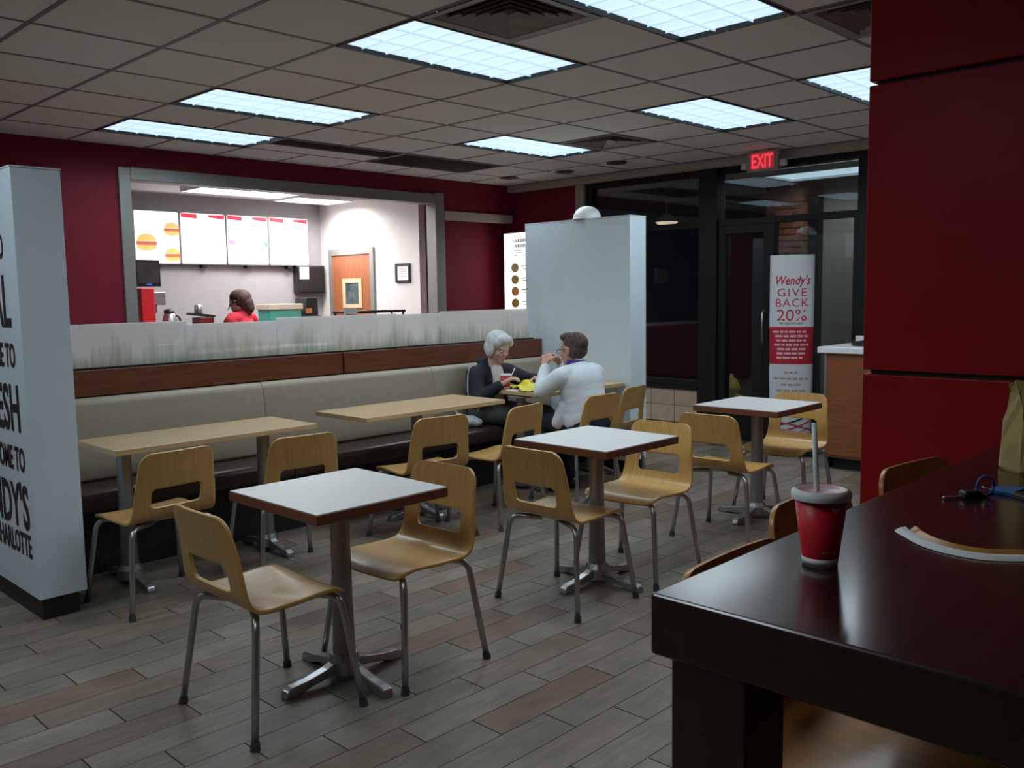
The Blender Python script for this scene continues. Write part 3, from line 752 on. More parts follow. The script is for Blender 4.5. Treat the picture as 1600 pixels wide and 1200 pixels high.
# things on the dark table
def cup(name, label, loc, r0, r1, h, straw=None, logo=None, group=None, spots=True):
    t = thing(name, label, 'cup', loc, 0, group)
    def rr(z): return r0 + (r1-r0)*z/h
    b = 0.105*h/0.125*0.15
    MB().lathe([(r0-0.002, 0.002), (r0, 0.0), (rr(b), b), (rr(b)-0.002, b), (r0-0.004, 0.004)], 32).build('white_foot', M_WPL, t, smooth=True)
    MB().lathe([(rr(b), b), (r1, h), (r1-0.002, h), (rr(b)-0.002, b)], 32, cap=False).build('cup_wall', M_REDPL, t, smooth=True)
    lid = MB().lathe([(r1, h-0.006), (r1+0.004, h-0.006), (r1+0.004, h+0.002), (r1+0.001, h+0.007), (r1-0.004, h+0.008), (r1-0.008, h+0.003), (0.0006, h+0.003)], 32, cap=False).build('lid', mat('pink_lid', (0.72, 0.44, 0.45), 0.35, var=0.1, scale=20), t, smooth=True)
    MB().lathe([(r1+0.0042, h-0.007), (r1+0.0048, h-0.003), (r1+0.0042, h+0.004), (r1-0.001, h+0.0085)], 32, cap=False).build('lid_rim', M_WPL, lid, smooth=True)
    if straw:
        MB().tube([(0.006, 0.004, 0.01), straw], 0.0042, 12).build('straw', M_WPL, t, smooth=True)
    return t, rr
cp, rr = cup('drink_cup', 'red paper drink cup with pink lid and white straw on the dark table', (1.375, 0.640, TZ), 0.0275, 0.0425, 0.118, (-0.004, 0.012, 0.232))
def oncup(fn_r, th0):
    def f(x, y, z): a = th0 + x/0.036; r_ = fn_r(y) + 0.0006 + z; return (r_*math.cos(a), r_*math.sin(a), y)
    return f
camang = math.atan2(-0.640, -1.375)
hv = [(16*math.sin(t_)**3*0.00042, (13*math.cos(t_)-5*math.cos(2*t_)-2*math.cos(3*t_)-math.cos(4*t_))*0.00042+0.098, 0) for t_ in [2*PI*k/24 for k in range(24)]]
MB().add([oncup(rr, camang+0.62)(*p) for p in hv], [tuple(range(24))]).build('emblem', M_PALEPRINT, cp)
for k in range(6):
    x = -0.006 + k*0.0045
    MB().add([oncup(rr, camang+0.25)(a, b, 0) for a, b in ((x, 0.026), (x+0.0033, 0.026), (x+0.0033, 0.0292), (x, 0.0292))], [(0, 1, 2, 3)]).build('print_mark', M_PALEPRINT, cp)
# paper bag
bg = thing('paper_bag', 'yellowish paper bag with a green round mark on the dark table', 'bag', (2.445, 0.585, TZ), R(-38))
M_BAG = mat('bag_paper', (0.56, 0.40, 0.15), 0.8, var=0.2, scale=12, bump=0.4)
wv = []; nb = 28; rows = [(0, 0.078, 0.05), (0.006, 0.08, 0.052), (0.07, 0.077, 0.050), (0.12, 0.072, 0.044), (0.155, 0.066, 0.034), (0.19, 0.068, 0.026), (0.215, 0.070, 0.016)]
for i, (z_, a_, b_) in enumerate(rows):
    for k in range(nb):
        th = 2*PI*k/nb; c_, s_ = math.cos(th), math.sin(th)
        e_ = 0.35; x_ = a_*math.copysign(abs(c_)**e_, c_); y_ = b_*math.copysign(abs(s_)**e_, s_); j_ = 0.003*i/2
        wv.append((x_+random.uniform(-j_, j_), y_+random.uniform(-j_, j_), z_+random.uniform(-j_, j_)))
wf = [tuple(range(nb))[::-1]] + [(i*nb+k, i*nb+(k+1) % nb, (i+1)*nb+(k+1) % nb, (i+1)*nb+k) for i in range(len(rows)-1) for k in range(nb)]
o = MB().add(wv, wf).build('sack', M_BAG, bg, smooth=False); so = o.modifiers.new('paper', 'SOLIDIFY'); so.thickness = 0.0015
M_GREEN = mat('green_print', (0.16, 0.22, 0.03), 0.8, var=0.2, scale=30)
for th_, rr_ in ((0, 0.040),):
    ring = []; n_ = 26
    for k in range(n_):
        a_ = 2*PI*k/n_; ring += [((rr_*0.62)*math.cos(a_), -0.0545, 0.058+(rr_*0.62)*math.sin(a_)), (rr_*math.cos(a_), -0.0545, 0.058+rr_*math.sin(a_))]
    MB().add(ring, [(2*k, 2*k+1, (2*k+3) % (2*n_), (2*k+2) % (2*n_)) for k in range(n_)]).build('green_ring', M_GREEN, bg)
# keys with a blue loop
ky = thing('key_bunch', 'bunch of keys with a dark fob and a blue loop on the dark table', 'keys', (2.035, 0.602, TZ), R(-40))
B(-0.035, 0.005, -0.016, 0.012, 0.002, 0.016).build('fob', M_BLKPL, ky, 0.005)
MB().tube([(0.02+0.019*math.cos(a), 0.0, 0.024+0.021*math.sin(a)) for a in [2*PI*k/20 for k in range(21)]], 0.0028, 8).build('blue_loop', mat('blue_cord', (0.06, 0.08, 0.42), 0.45, var=0.1, scale=40), ky, smooth=True)
for k in range(3):
    o = MB().prism(rrect(-0.011, 0.011, -0.009, 0.009, 0.006) , 0, 0.002).build('key', M_STEEL, ky); o.location = (0.008+0.012*k, 0.014, 0.006+0.004*k); o.rotation_euler = (0.3*k-0.2, 0.25, 0.4*k)
    b_ = B(0.011, 0.042, -0.0035, 0.0035, 0, 0.002).build('key_blade', M_STEEL, o)
o = B(-0.078, -0.035, -0.009, -0.001, 0.002, 0.006).build('metal_tag', M_STEEL, ky, 0.001)
bp_ = tag(MB().prism([(0, 0), (0.075, -0.01), (0.06, 0.045), (0.012, 0.05)], 0, 0.010).build('blue_packet', mat('blue_packet', (0.02, 0.16, 0.42), 0.4, var=0.1, scale=30), None, 0.002), 'small blue packet lying beside the keys', 'packet')
bp_.location = (2.085, 0.545, TZ)
ph = thing('phone', 'dark phone lying flat on the dark table beside the keys', 'phone', (2.07, 0.475, TZ), R(52))
MB().prism(rrect(-0.07, 0.07, -0.034, 0.034, 0.009), 0, 0.010).build('body', mat('phone_grey', (0.05, 0.047, 0.043), 0.35, var=0.1, scale=40), ph, 0.002)
MB().prism(rrect(-0.060, 0.060, -0.030, 0.030, 0.003), 0.010, 0.0108).build('screen', M_BLKPL, ph)
# straw wrapper
wr = thing('straw_wrapper', 'crumpled orange and white paper wrapper strip on the dark table', 'wrapper', (0, 0, TZ))
wp = smoothpath([(1.668, 0.612, 0.020), (1.640, 0.588, 0.016), (1.605, 0.548, 0.013), (1.583, 0.500, 0.011), (1.588, 0.450, 0.011), (1.622, 0.398, 0.011), (1.652, 0.335, 0.012), (1.69, 0.27, 0.012), (1.74, 0.20, 0.010)], 6)
def ribbon(path, w, lift, prof):
    vs = []; n = len(path); k = len(prof)
    for i, p in enumerate(path):
        t_ = (path[min(i+1, n-1)]-path[max(i-1, 0)]); t_.z = 0; t_.normalize(); sd = Vector((-t_.y, t_.x, 0))
        for a, b in prof:
            vs.append(p + sd*(a*w*(1+0.05*math.sin(i*0.6))) + Vector((0, 0, b + lift - p.z + 0.002*(1 if i < 3 else 0)*b/0.01)))
    fs = [(i*k+q, i*k+(q+1) % k, (i+1)*k+(q+1) % k, (i+1)*k+q) for i in range(n-1) for q in range(k)]
    fs += [tuple(range(k))[::-1], tuple((n-1)*k+q for q in range(k))]
    return MB().add(vs, fs)
ribbon(wp, 0.020, 0.0, [(-1, 0.001), (-0.5, 0.006), (0.0, 0.007), (0.0, 0.001), (-0.5, 0.0006)]).build('white_fold', M_PAPER, wr)
ribbon(wp[4:], 0.020, 0.0, [(0.0, 0.0075), (0.45, 0.013), (1.05, 0.006), (1.05, 0.001), (0.0, 0.0006)]).build('orange_fold', mat('orange_paper', (0.62, 0.26, 0.05), 0.4, var=0.25, scale=30), wr)

# ------------------------------------------------------------------ cabinet and standing sign
cb = thing('waste_cabinet', 'cherry wood cabinet with white countertop beside the standing sign', 'cabinet', (0, 0, 0))
B(6.95, 7.55, 2.25, 3.14, 0, 0.10).build('toe_kick', M_BLACK, cb)
B(6.86, 7.56, 2.20, 3.17, 0.10, 0.935).build('body', M_CHERRY, cb, 0.002)
B(6.865, 7.56, 3.17, 3.19, 0.0, 0.935).build('metal_edge', M_STEEL, cb)
for y0, y1 in ((2.22, 2.68), (2.70, 3.15)): B(6.852, 6.86, y0, y1, 0.12, 0.92).build('door_panel', M_CHERRY, cb, 0.002)
B(6.83, 7.58, 2.15, 3.235, 0.935, 0.985).build('countertop', M_WPL, cb, 0.006)
B(7.55, 7.58, 2.15, 3.235, 0.985, 1.04).build('backsplash', M_WPL, cb, 0.003)
bx = thing('black_tray', 'black tray lying on the white countertop', 'tray', (7.18, 2.93, 0.985))
MB().prism(rrect(-0.16, 0.16, -0.11, 0.11, 0.03), 0, 0.012).build('tray_floor', M_BLKPL, bx)
for a in ((-0.16, 0.16, -0.11, -0.098), (-0.16, 0.16, 0.098, 0.11), (-0.16, -0.148, -0.098, 0.098), (0.148, 0.16, -0.098, 0.098)): B(*a, 0.012, 0.035).build('tray_rim', M_BLKPL, bx)

sg = thing('standing_sign', 'tall rounded standing sign in white and red beside the cabinet', 'sign', (7.22, 3.655, 0), R(207))
# local +X faces the room, local Y runs across the sign
EA, EB = 0.082, 0.183
def sgscale(z): return 0.94 + 0.06*min(1, z/1.2)
def sleeve(z0, z1, mt, nm):
    mb = MB(); n = 48; vs = []
    for z_ in (z0, z1):
        for k in range(n):
            a = 2*PI*k/n; vs.append((EA*math.cos(a), EB*sgscale(z_)*math.sin(a), z_))
    fs = [(k, (k+1) % n, n+(k+1) % n, n+k) for k in range(n)] + [tuple(range(n))[::-1], tuple(range(n, 2*n))]
    return mb.add(vs, fs).build(nm, mt, sg, smooth=False)
M_SGW = mat('sign_white', (0.58, 0.60, 0.62), 0.5, var=0.04, scale=10)
sleeve(0.0, 0.045, M_BLACK, 'foot'); sleeve(0.045, 0.805, M_SGW, 'lower_sleeve'); sleeve(0.805, 1.125, mat('sign_red', (0.42, 0.012, 0.03), 0.5, var=0.06, scale=10), 'red_band'); sleeve(1.125, 1.735, M_SGW, 'upper_sleeve')
def onsign(z0, lift=0.0015):
    def f(x, y, z):
        zz = z0+y; e = EB*sgscale(zz); q = max(-0.999, min(0.999, x/e))
        return (EA*math.sqrt(1-q*q)+lift+z, x, zz)
    return f
def sgtext(body, z0, size, mt, **k):
    text_on('lettering', body, size, onsign(z0), mt, sg, **k)
sgtext("Wendy's", 1.485, 0.105, M_REDPRINT, shear=0.25, sx=0.78, offset=0.002)
sgtext('GIVE', 1.385, 0.098, M_REDPRINT, sx=1.05, space=1.2)
sgtext('BACK', 1.297, 0.098, M_REDPRINT, sx=1.0, space=1.15)
sgtext('20%', 1.178, 0.140, M_REDPRINT, sx=1.08)
def strips(z0, hgt, widths, mt, nm='print_line'):
    for w0, w1 in widths:
        n = 5; vs = []
        for k in range(n+1):
            x = w0+(w1-w0)*k/n; vs += [onsign(z0)(x, 0, 0), onsign(z0)(x, hgt, 0)]
        MB().add(vs, [(2*k, 2*k+2, 2*k+3, 2*k+1) for k in range(n)]).build(nm, mt, sg)
random.seed(3)
def words(w):
    out = []; x = -w
    while x < w-0.02:
        l = random.uniform(0.025, 0.06); out.append((x, min(w, x+l))); x += l+0.010
    return out
strips(1.148, 0.016, words(0.10), M_GREYPRINT)
for k, w in enumerate((0.15, 0.135, 0.12, 0.14, 0.115, 0.12, 0.12)): strips(1.075-k*0.037, 0.017, words(w), M_PALEPRINT)
for k, w in enumerate((0.055, 0.14, 0.08, 0.12)): strips(0.725-k*0.052, 0.017, words(w), M_GREYPRINT)
for k in range(7):
    z0 = 0.07 + 0.028*k; n = 14; vs = []
    for q in range(n+1):
        x = -0.17 + 0.34*q/n; yy = 0.10*(q/n)**2*(1 if k % 2 else -0.7) + 0.06
        vs += [onsign(z0)(x, yy, 0.0004*k), onsign(z0)(x, yy+0.013, 0.0004*k)]
    MB().add(vs, [(2*q, 2*q+2, 2*q+3, 2*q+1) for q in range(n)]).build('swoosh', (M_REDPRINT, M_GREYPRINT, M_BLACK)[k % 3], sg)
n = 12; vs = [onsign(0.44)(-0.09+0.18*q/n, 0.045*math.sin(PI*q/n), 0) for q in range(n+1)]
MB().add(vs, [tuple(range(n+1))]).build('red_cap_mark', M_REDPRINT, sg)

# lit poster in the corner
po = thing('lit_poster', 'backlit white menu poster with four round food pictures in the maroon corner', 'poster', (7.50, 7.03, 1.255))
B(0.02, 0.19, -0.365, 0.365, -0.02, 0.885).build('light_box', M_WPL, po, 0.005)
B(0.0, 0.02, -0.36, 0.36, -0.015, 0.88).build('lit_face', mat('poster_lit', (0.9, 0.9, 0.88), 0.5, emit=(1.0, 0.96, 0.90), estr=1.5), po)
def onposter(x, y, z): return (-0.003-z, -x, y)
def postrip(x0, x1, z0, z1, mt): MB().add([onposter(x0, z0, 0), onposter(x1, z0, 0), onposter(x1, z1, 0), onposter(x0, z1, 0)], [(0, 1, 2, 3)]).build('print_line', mt, po)
for k, (w, h_) in enumerate(((0.20, 0.045), (0.24, 0.045), (0.13, 0.012), (0.13, 0.012), (0.16, 0.016))):
    x = -0.19; zz = (0.775, 0.715, 0.675, 0.650, 0.620)[k]
    while x < -0.19+w:
        l = 0.028 if k < 2 else 0.022
        postrip(x, x+l*0.75, zz, zz+h_*0.8, M_PRINT if k < 2 else M_GREYPRINT); x += l
for k in range(4):
    c_ = ((0.55, 0.38, 0.18), (0.45, 0.33, 0.08), (0.62, 0.25, 0.10), (0.38, 0.26, 0.07))[k]
    zc = 0.485-0.135*k; mt = mat('bowl_%d' % k, c_, 0.6, col2=tuple(x*0.45 for x in c_), scale=26, emit=c_, estr=0.25)
    MB().prism([(0.185+0.058*math.cos(2*PI*q/22), zc+0.052*math.sin(2*PI*q/22)) for q in range(22)], -0.006, 0.0, 'x').build('food_picture', mt, po)
    postrip(0.01-0.10, 0.09, zc+0.010, zc+0.022, M_PALEPRINT); postrip(-0.06, 0.06, zc-0.02, zc-0.010, M_PALEPRINT)

# ------------------------------------------------------------------ kitchen seen through the opening
struct('ceiling_kitchen', B(FX0, 9.0, WB+0.12, 10.6, CE, CE+0.1), M_KCEIL)
struct('wall_kitchen_back', B(FX0, 7.15, 10.45, 10.55, 0, CE), M_KBLUE)
struct('wall_kitchen_side', B(7.05, 7.15, 8.38, 10.45, 0, CE), M_KWALL)
struct('wall_kitchen_end', B(7.15, 9.0, 8.9, 9.0, 0, CE), M_KWALL)
fr_ = thing('steel_fridge', 'stainless steel cabinet at the end of the kitchen wall', 'refrigerator', (7.20, 8.30, 0))
B(0, 0.75, 0.0, 0.55, 0.08, 2.15).build('body', M_STEEL, fr_, 0.008); B(0.02, 0.73, 0.03, 0.53, 0, 0.08).build('plinth', M_BLACK, fr_)
B(0.01, 0.74, -0.02, 0.0, 0.10, 1.10).build('lower_door', M_STEEL, fr_, 0.006); B(0.01, 0.74, -0.02, 0.0, 1.12, 2.13).build('upper_door', M_STEEL, fr_, 0.006)
MB().tube([(0.08, -0.03, 1.2), (0.08, -0.05, 1.22), (0.08, -0.05, 1.5), (0.08, -0.03, 1.52)], 0.01).build('handle', M_STEEL, fr_, smooth=True)
klab = ('kitchen ceiling light over the menu boards', 'kitchen ceiling light in front of the wooden door', 'kitchen ceiling light above the serving counter')
for n, (x, y, w, d, kw_) in enumerate(((4.70, 9.05, 1.22, 0.61, 20), (6.05, 9.40, 0.80, 0.56, 38), (4.6, 7.62, 1.22, 0.61, 42))):
    t = make_light(w, d, M_KLIT, KITCHEN_W*kw_, (1.0, 0.97, 0.95), False); t.location = (x, y, CE-0.0555)
    for o in t.children:
        if o.name.startswith('frame') and o.type == 'MESH': o.data.materials[0] = M_WPL
    tag(t, klab[n], 'ceiling light', 'kitchen ceiling lights')
# serving counter and back counter
sc_ = thing('serving_counter', 'serving counter behind the maroon wall opening', 'counter', (0, 0, 0))
B(3.2, 6.46, 7.56, 8.05, 0, 0.93).build('body', M_CHERRY, sc_); B(3.19, 6.47, 7.552, 8.08, 0.93, 0.965).build('worktop', M_STEEL, sc_, 0.004)
bc_ = thing('back_counter', 'steel back counter under the menu boards', 'counter', (0, 0, 0))
B(3.0, 6.4, 9.35, 9.95, 0.1, 0.93).build('body', M_STEEL, bc_); B(2.98, 6.42, 9.32, 9.97, 0.93, 0.965).build('worktop', M_STEEL, bc_, 0.004); B(3.05, 6.35, 9.42, 9.93, 0, 0.1).build('plinth', M_BLACK, bc_)
# menu boards
M_MENU = mat('menu_lit', (0.95, 0.95, 0.95), 0.5, emit=(1.0, 0.99, 1.0), estr=1.4)
M_MRED = mat('menu_red', (0.6, 0.03, 0.06), 0.5, emit=(0.85, 0.06, 0.11), estr=0.55)
M_MTEAL = mat('menu_teal', (0.05, 0.5, 0.4), 0.5, emit=(0.05, 0.55, 0.45), estr=0.7)
bun = mat('bun_print', (0.8, 0.45, 0.12), 0.6, emit=(0.95, 0.55, 0.18), estr=0.75, col2=(0.6, 0.25, 0.05), scale=30)
meatp = mat('filling_print', (0.4, 0.1, 0.05), 0.6, emit=(0.65, 0.16, 0.10), estr=0.6)
mx_ = [4.455, 5.010, 5.610, 6.200, 6.800]
mlabs = ('menu board showing three burgers', 'plain white menu board with a red header, next to the burger board', 'white menu board with pink and teal corner marks', 'white menu board with a short dark rule, closest to the wooden door')
def ell(cx_, cz_, rx, rz, y0, y1, a0=0, a1=2*PI, n=20):
    return MB().prism([(cx_+rx*math.cos(a0+(a1-a0)*q/n), cz_+rz*math.sin(a0+(a1-a0)*q/n)) for q in range(n if a1-a0 > 6 else n+1)], y0, y1, 'y')
def burger(par, cx_, cz_, s):
    ell(cx_, cz_+0.01*s, 0.075*s, 0.055*s, -0.008, -0.003, 0, PI).build('bun_picture', bun, par)
    ell(cx_, cz_-0.035*s, 0.078*s, 0.03*s, -0.008, -0.003).build('bun_picture', bun, par)
    MB().box(cx_-0.08*s, cx_+0.08*s, -0.0095, -0.0035, cz_-0.022*s, cz_+0.008*s).build('filling_picture', meatp, par)
for k in range(4):
    x0, x1 = mx_[k], mx_[k+1]; w = x1-x0-0.03
    t = thing('menu_board', mlabs[k], 'menu board', (x0+0.015, 10.36, 1.868), 0, 'lit menu boards')
    MB().prism(rrect(-0.012, w+0.012, -0.012, 0.612, 0.02), 0.0, 0.07, 'y').build('case', M_GREYFR, t)
    MB().prism(rrect(0, w, 0.0, 0.60, 0.018), -0.004, 0.0, 'y').build('lit_face', M_MENU, t)
    B(w*0.45, w*0.55, 0.0, 0.09, -0.05, -0.012).build('bracket', M_BLKPL, t)
    if k == 0:
        burger(t, 0.13, 0.24, 1.5); burger(t, 0.44, 0.40, 1.2); burger(t, 0.44, 0.10, 1.2)
    else:
        zt = 0.60
        MB().prism([(0.006, zt-0.05), (w*0.36, zt-0.062), (w*0.36, zt-0.012), (0.006, zt-0.002)], -0.008, -0.004, 'y').build('red_header', M_MRED, t)
        MB().prism([(w*0.62, zt-0.04), (w-0.006, zt-0.062), (w-0.006, zt-0.006), (w*0.62, zt-0.012)], -0.008, -0.004, 'y').build('red_header', M_MRED, t)
    if k == 2:
        ell(0.05, 0.27, 0.05, 0.028, -0.008, -0.004).build('pink_mark', mat('menu_pink', (0.8, 0.2, 0.4), 0.5, emit=(1.0, 0.25, 0.45), estr=0.8), t)
        MB().prism([(w-0.075, 0.27), (w-0.005, 0.22), (w-0.005, 0.28)], -0.008, -0.004, 'y').build('teal_mark', M_MTEAL, t)
    if k == 3:
        B(w-0.13, w-0.003, -0.008, -0.004, 0.365, 0.376).build('dark_rule', meatp, t); B(0.004, 0.09, -0.008, -0.004, 0.378, 0.388).build('dark_rule', meatp, t)
# kitchen door on the side wall
kd = empty('door_2'); kd['kind'] = 'structure'
B(7.02, 7.05, 9.26, 10.24, 1.985, 2.065).build('head', M_GREYFR, kd); B(7.02, 7.05, 9.26, 9.335, 0, 1.985).build('jamb', M_GREYFR, kd); B(7.02, 7.05, 10.165, 10.24, 0, 1.985).build('jamb', M_GREYFR, kd)
M_KDOOR = mat('door_wood', (0.36, 0.115, 0.045), 0.45, var=0.2, scale=6, stretch=(1, 6, 0.8))
B(7.035, 7.048, 9.335, 10.165, 0, 1.985).build('leaf', M_KDOOR, kd)
lf = MB(); lf.box(7.022, 7.035, 9.525, 9.945, 1.62, 1.675).box(7.022, 7.035, 9.525, 9.945, 1.29, 1.34).box(7.022, 7.035, 9.525, 9.59, 1.34, 1.62).box(7.022, 7.035, 9.88, 9.945, 1.34, 1.62)
lf.build('vision_frame', mat('pale_wood', (0.62, 0.48, 0.30), 0.5, var=0.1, scale=20), kd)
B(7.030, 7.0345, 9.59, 9.88, 1.34, 1.62).build('vision_pane', mat('grey_pane', (0.10, 0.13, 0.15), 0.1, var=0.6, scale=9), kd)
pf = thing('picture_frame', 'small black-framed notice on the pale kitchen wall', 'picture frame', (7.047, 8.69, 1.72))
f_ = MB(); f_.box(-0.02, 0.002, -0.14, 0.14, 0.09, 0.115).box(-0.02, 0.002, -0.14, 0.14, -0.115, -0.09).box(-0.02, 0.002, -0.14, -0.112, -0.09, 0.09).box(-0.02, 0.002, 0.112, 0.14, -0.09, 0.09)
f_.build('frame', M_BLKPL, pf); B(-0.008, 0.002, -0.112, 0.112, -0.09, 0.09).build('notice', M_PAPER, pf)
for k in range(4): B(-0.0085, -0.008, -0.07, 0.07-0.02*(k % 2), 0.045-0.03*k, 0.052-0.03*k).build('print_line', M_GREYPRINT, pf)
# appliances
mo = thing('order_monitor', 'dark hanging monitor under the burger menu board', 'monitor', (3.63, 8.22, 1.565), R(8))
B(-0.13, 0.13, -0.03, 0.05, 0.0, 0.245).build('case', M_BLKPL, mo, 0.008); B(-0.11, 0.11, -0.034, -0.03, 0.03, 0.225).build('screen', mat('grey_screen', (0.09, 0.075, 0.075), 0.25, var=0.3, scale=8), mo)
B(-0.02, 0.03, -0.036, -0.034, 0.012, 0.026).build('badge', mat('blue_led', (0.05, 0.08, 0.5), 0.4, emit=(0.1, 0.15, 0.9), estr=0.4), mo)
MB().tube([(0, 0.05, 0.12), (0, 0.14, 0.12), (-0.46, 0.14, 0.12), (-0.50, -0.60, 0.12)], 0.015).build('hanger', M_BLKPL, mo, smooth=True)
tv = thing('wall_dispenser', 'black wall-mounted box with a paper note in the kitchen corner', 'dispenser', (6.80, 10.40, 1.49))
B(-0.21, 0.21, -0.09, 0.052, 0, 0.37).build('case', M_BLKPL, tv, 0.02); B(-0.19, -0.05, -0.094, -0.09, 0.19, 0.35).build('note', M_PAPER, tv); B(-0.15, 0.15, -0.10, -0.09, 0.02, 0.06).build('outlet', M_BLACK, tv)
rm = thing('red_machine', 'tall red drink machine standing on the back counter', 'machine', (4.20, 9.62, 0.965))
B(-0.09, 0.06, -0.16, 0.16, 0, 0.60).build('body', M_REDPL, rm, 0.01); B(0.06, 0.20, -0.12, 0.12, 0.42, 0.56).build('head', M_STEEL, rm, 0.01); B(0.06, 0.13, -0.12, 0.12, 0, 0.05).build('drip_tray', M_BLKPL, rm)
MB().tube([(0.13, 0, 0.42), (0.13, 0, 0.33)], 0.02).build('spout', M_STEEL, rm)
cf = thing('coffee_pot', 'steel coffee pot with black handle on the back counter', 'pot', (4.45, 9.55, 0.965))
MB().lathe([(0.075, 0), (0.085, 0.02), (0.085, 0.22), (0.06, 0.31), (0.05, 0.33)], 24).build('pot', M_STEEL, cf, smooth=True)
MB().lathe([(0.055, 0.33), (0.06, 0.345), (0.04, 0.37), (0.005, 0.375)], 20).build('lid', M_BLKPL, cf, smooth=True)
MB().tube(bez((0.07, 0, 0.30), (0.17, 0, 0.28), (0.085, 0, 0.08), 10), 0.011).build('handle', M_BLKPL, cf, smooth=True)
tb = thing('dispenser_box', 'dark red napkin box with steel top on the back counter', 'box', (4.84, 9.55, 0.965))
B(-0.09, 0.09, -0.09, 0.09, 0, 0.27).build('box', mat('dark_red_plastic', (0.16, 0.012, 0.02), 0.4, var=0.1, scale=20), tb, 0.008)
MB().prism([(-0.15, 0.30), (0.10, 0.27), (0.10, 0.29), (-0.14, 0.325)], -0.10, 0.10, 'y').build('flap', M_BLKPL, tb)
MB().lathe([(0.03, 0.29), (0.045, 0.33), (0.045, 0.40), (0.02, 0.42)], 16, (-0.05, 0, 0)).build('knob', M_STEEL, tb, smooth=True)
te = thing('teal_box', 'teal and cream box on the back counter', 'box', (5.85, 9.58, 0.965))
B(-0.22, 0.20, -0.14, 0.14, 0, 0.335).build('carton', mat('teal_card', (0.06, 0.42, 0.34), 0.6, col2=(0.12, 0.30, 0.26), scale=9), te, 0.004); B(-0.24, 0.22, -0.16, 0.16, 0.335, 0.40).build('lid', mat('cream_card', (0.72, 0.58, 0.45), 0.6, var=0.1, scale=9), te, 0.006)
rg = thing('cash_register', 'black cash register beside the teal box', 'register', (6.22, 9.60, 0.965))
B(-0.12, 0.12, -0.17, 0.17, 0, 0.25).build('base', M_BLKPL, rg, 0.01); MB().prism([(-0.1, 0.25), (0.1, 0.25), (0.09, 0.47), (-0.06, 0.47)], -0.13, 0.13, 'y').build('display', M_BLKPL, rg, 0.008)
B(-0.11, -0.03, -0.18, -0.17, 0.28, 0.34).build('orange_label', mat('orange_label', (0.6, 0.22, 0.06), 0.6, var=0.2, scale=30), rg)
cd_ = thing('counter_card', 'small white and red promotion card on the serving counter', 'card', (5.50, 7.625, 0.965), R(10))
MB().prism([(-0.09, 0.0), (0.11, 0.0), (0.06, 0.355), (-0.13, 0.365)], -0.006, 0.0, 'y').build('card', M_PAPER, cd_); MB().prism([(-0.085, 0.20), (0.085, 0.20), (0.07, 0.29), (-0.10, 0.30)], -0.0075, -0.006, 'y').build('red_print', M_REDPL, cd_)
B(-0.10, 0.12, -0.05, 0.05, 0, 0.02).build('stand', M_BLKPL, cd_)
ls = thing('black_rack', 'low black rack on the serving counter beside the promotion card', 'rack', (6.0, 7.83, 0.965))
B(-0.52, 0.27, -0.12, 0.12, 0.30, 0.325).build('shelf', M_BLKPL, ls)
for x in (-0.50, 0.25):
    for y in (-0.10, 0.10): MB().tube([(x, y, 0), (x, y, 0.30)], 0.012).build('leg', M_BLKPL, ls)

# ------------------------------------------------------------------ people
def ico(c, r, sub=2, scl=(1, 1, 1), rot=None):
    bm = bmesh.new(); bmesh.ops.create_icosphere(bm, subdivisions=sub, radius=1.0)
    Mx = Matrix.Translation(c) @ (rot.to_matrix().to_4x4() if rot else Matrix.Identity(4)) @ Matrix.Diagonal((r*scl[0], r*scl[1], r*scl[2], 1))
    vs = [tuple(Mx @ v.co) for v in bm.verts]; fs = [tuple(v.index for v in f.verts) for f in bm.faces]; bm.free()
    return vs, fs
def blob(name, parts, vox, mt, parent, smooth=6, extra=None):
    """one continuous surface grown over tapered limbs and rounded masses"""
    mb = MB()
    for p in parts:
        if p[0] == 'c':
            _, pts, rs = p
            for i in range(len(pts)):
                mb.add(*ico(Vector(pts[i]), rs[i], 2))
                if i:
                    a, b = Vector(pts[i-1]), Vector(pts[i])
                    if (b-a).length > 1e-4: mb.tube([a, b], [rs[i-1], rs[i]], 14)
        else:
            _, c, s_, rot = p
            from mathutils import Euler
            mb.add(*ico(Vector(c), 1.0, 3, s_, Euler(rot) if rot else None))
    me = mb.mesh('tmp'); o = bpy.data.objects.new('tmp', me); COL.objects.link(o)
    rm_ = o.modifiers.new('r', 'REMESH'); rm_.mode = 'VOXEL'; rm_.voxel_size = vox; rm_.use_smooth_shade = True
    if smooth:
        sm = o.modifiers.new('s', 'SMOOTH'); sm.iterations = smooth; sm.factor = 0.5
    dg = bpy.context.evaluated_depsgraph_get(); m2 = bpy.data.meshes.new_from_object(o.evaluated_get(dg))
    bpy.data.objects.remove(o); bpy.data.meshes.remove(me)
    m2.name = name; m2.materials.clear(); m2.materials.append(mt)
    m2.polygons.foreach_set('use_smooth', [True]*len(m2.polygons))
    return link(name, m2, parent)
def V3(*a): return Vector(a)
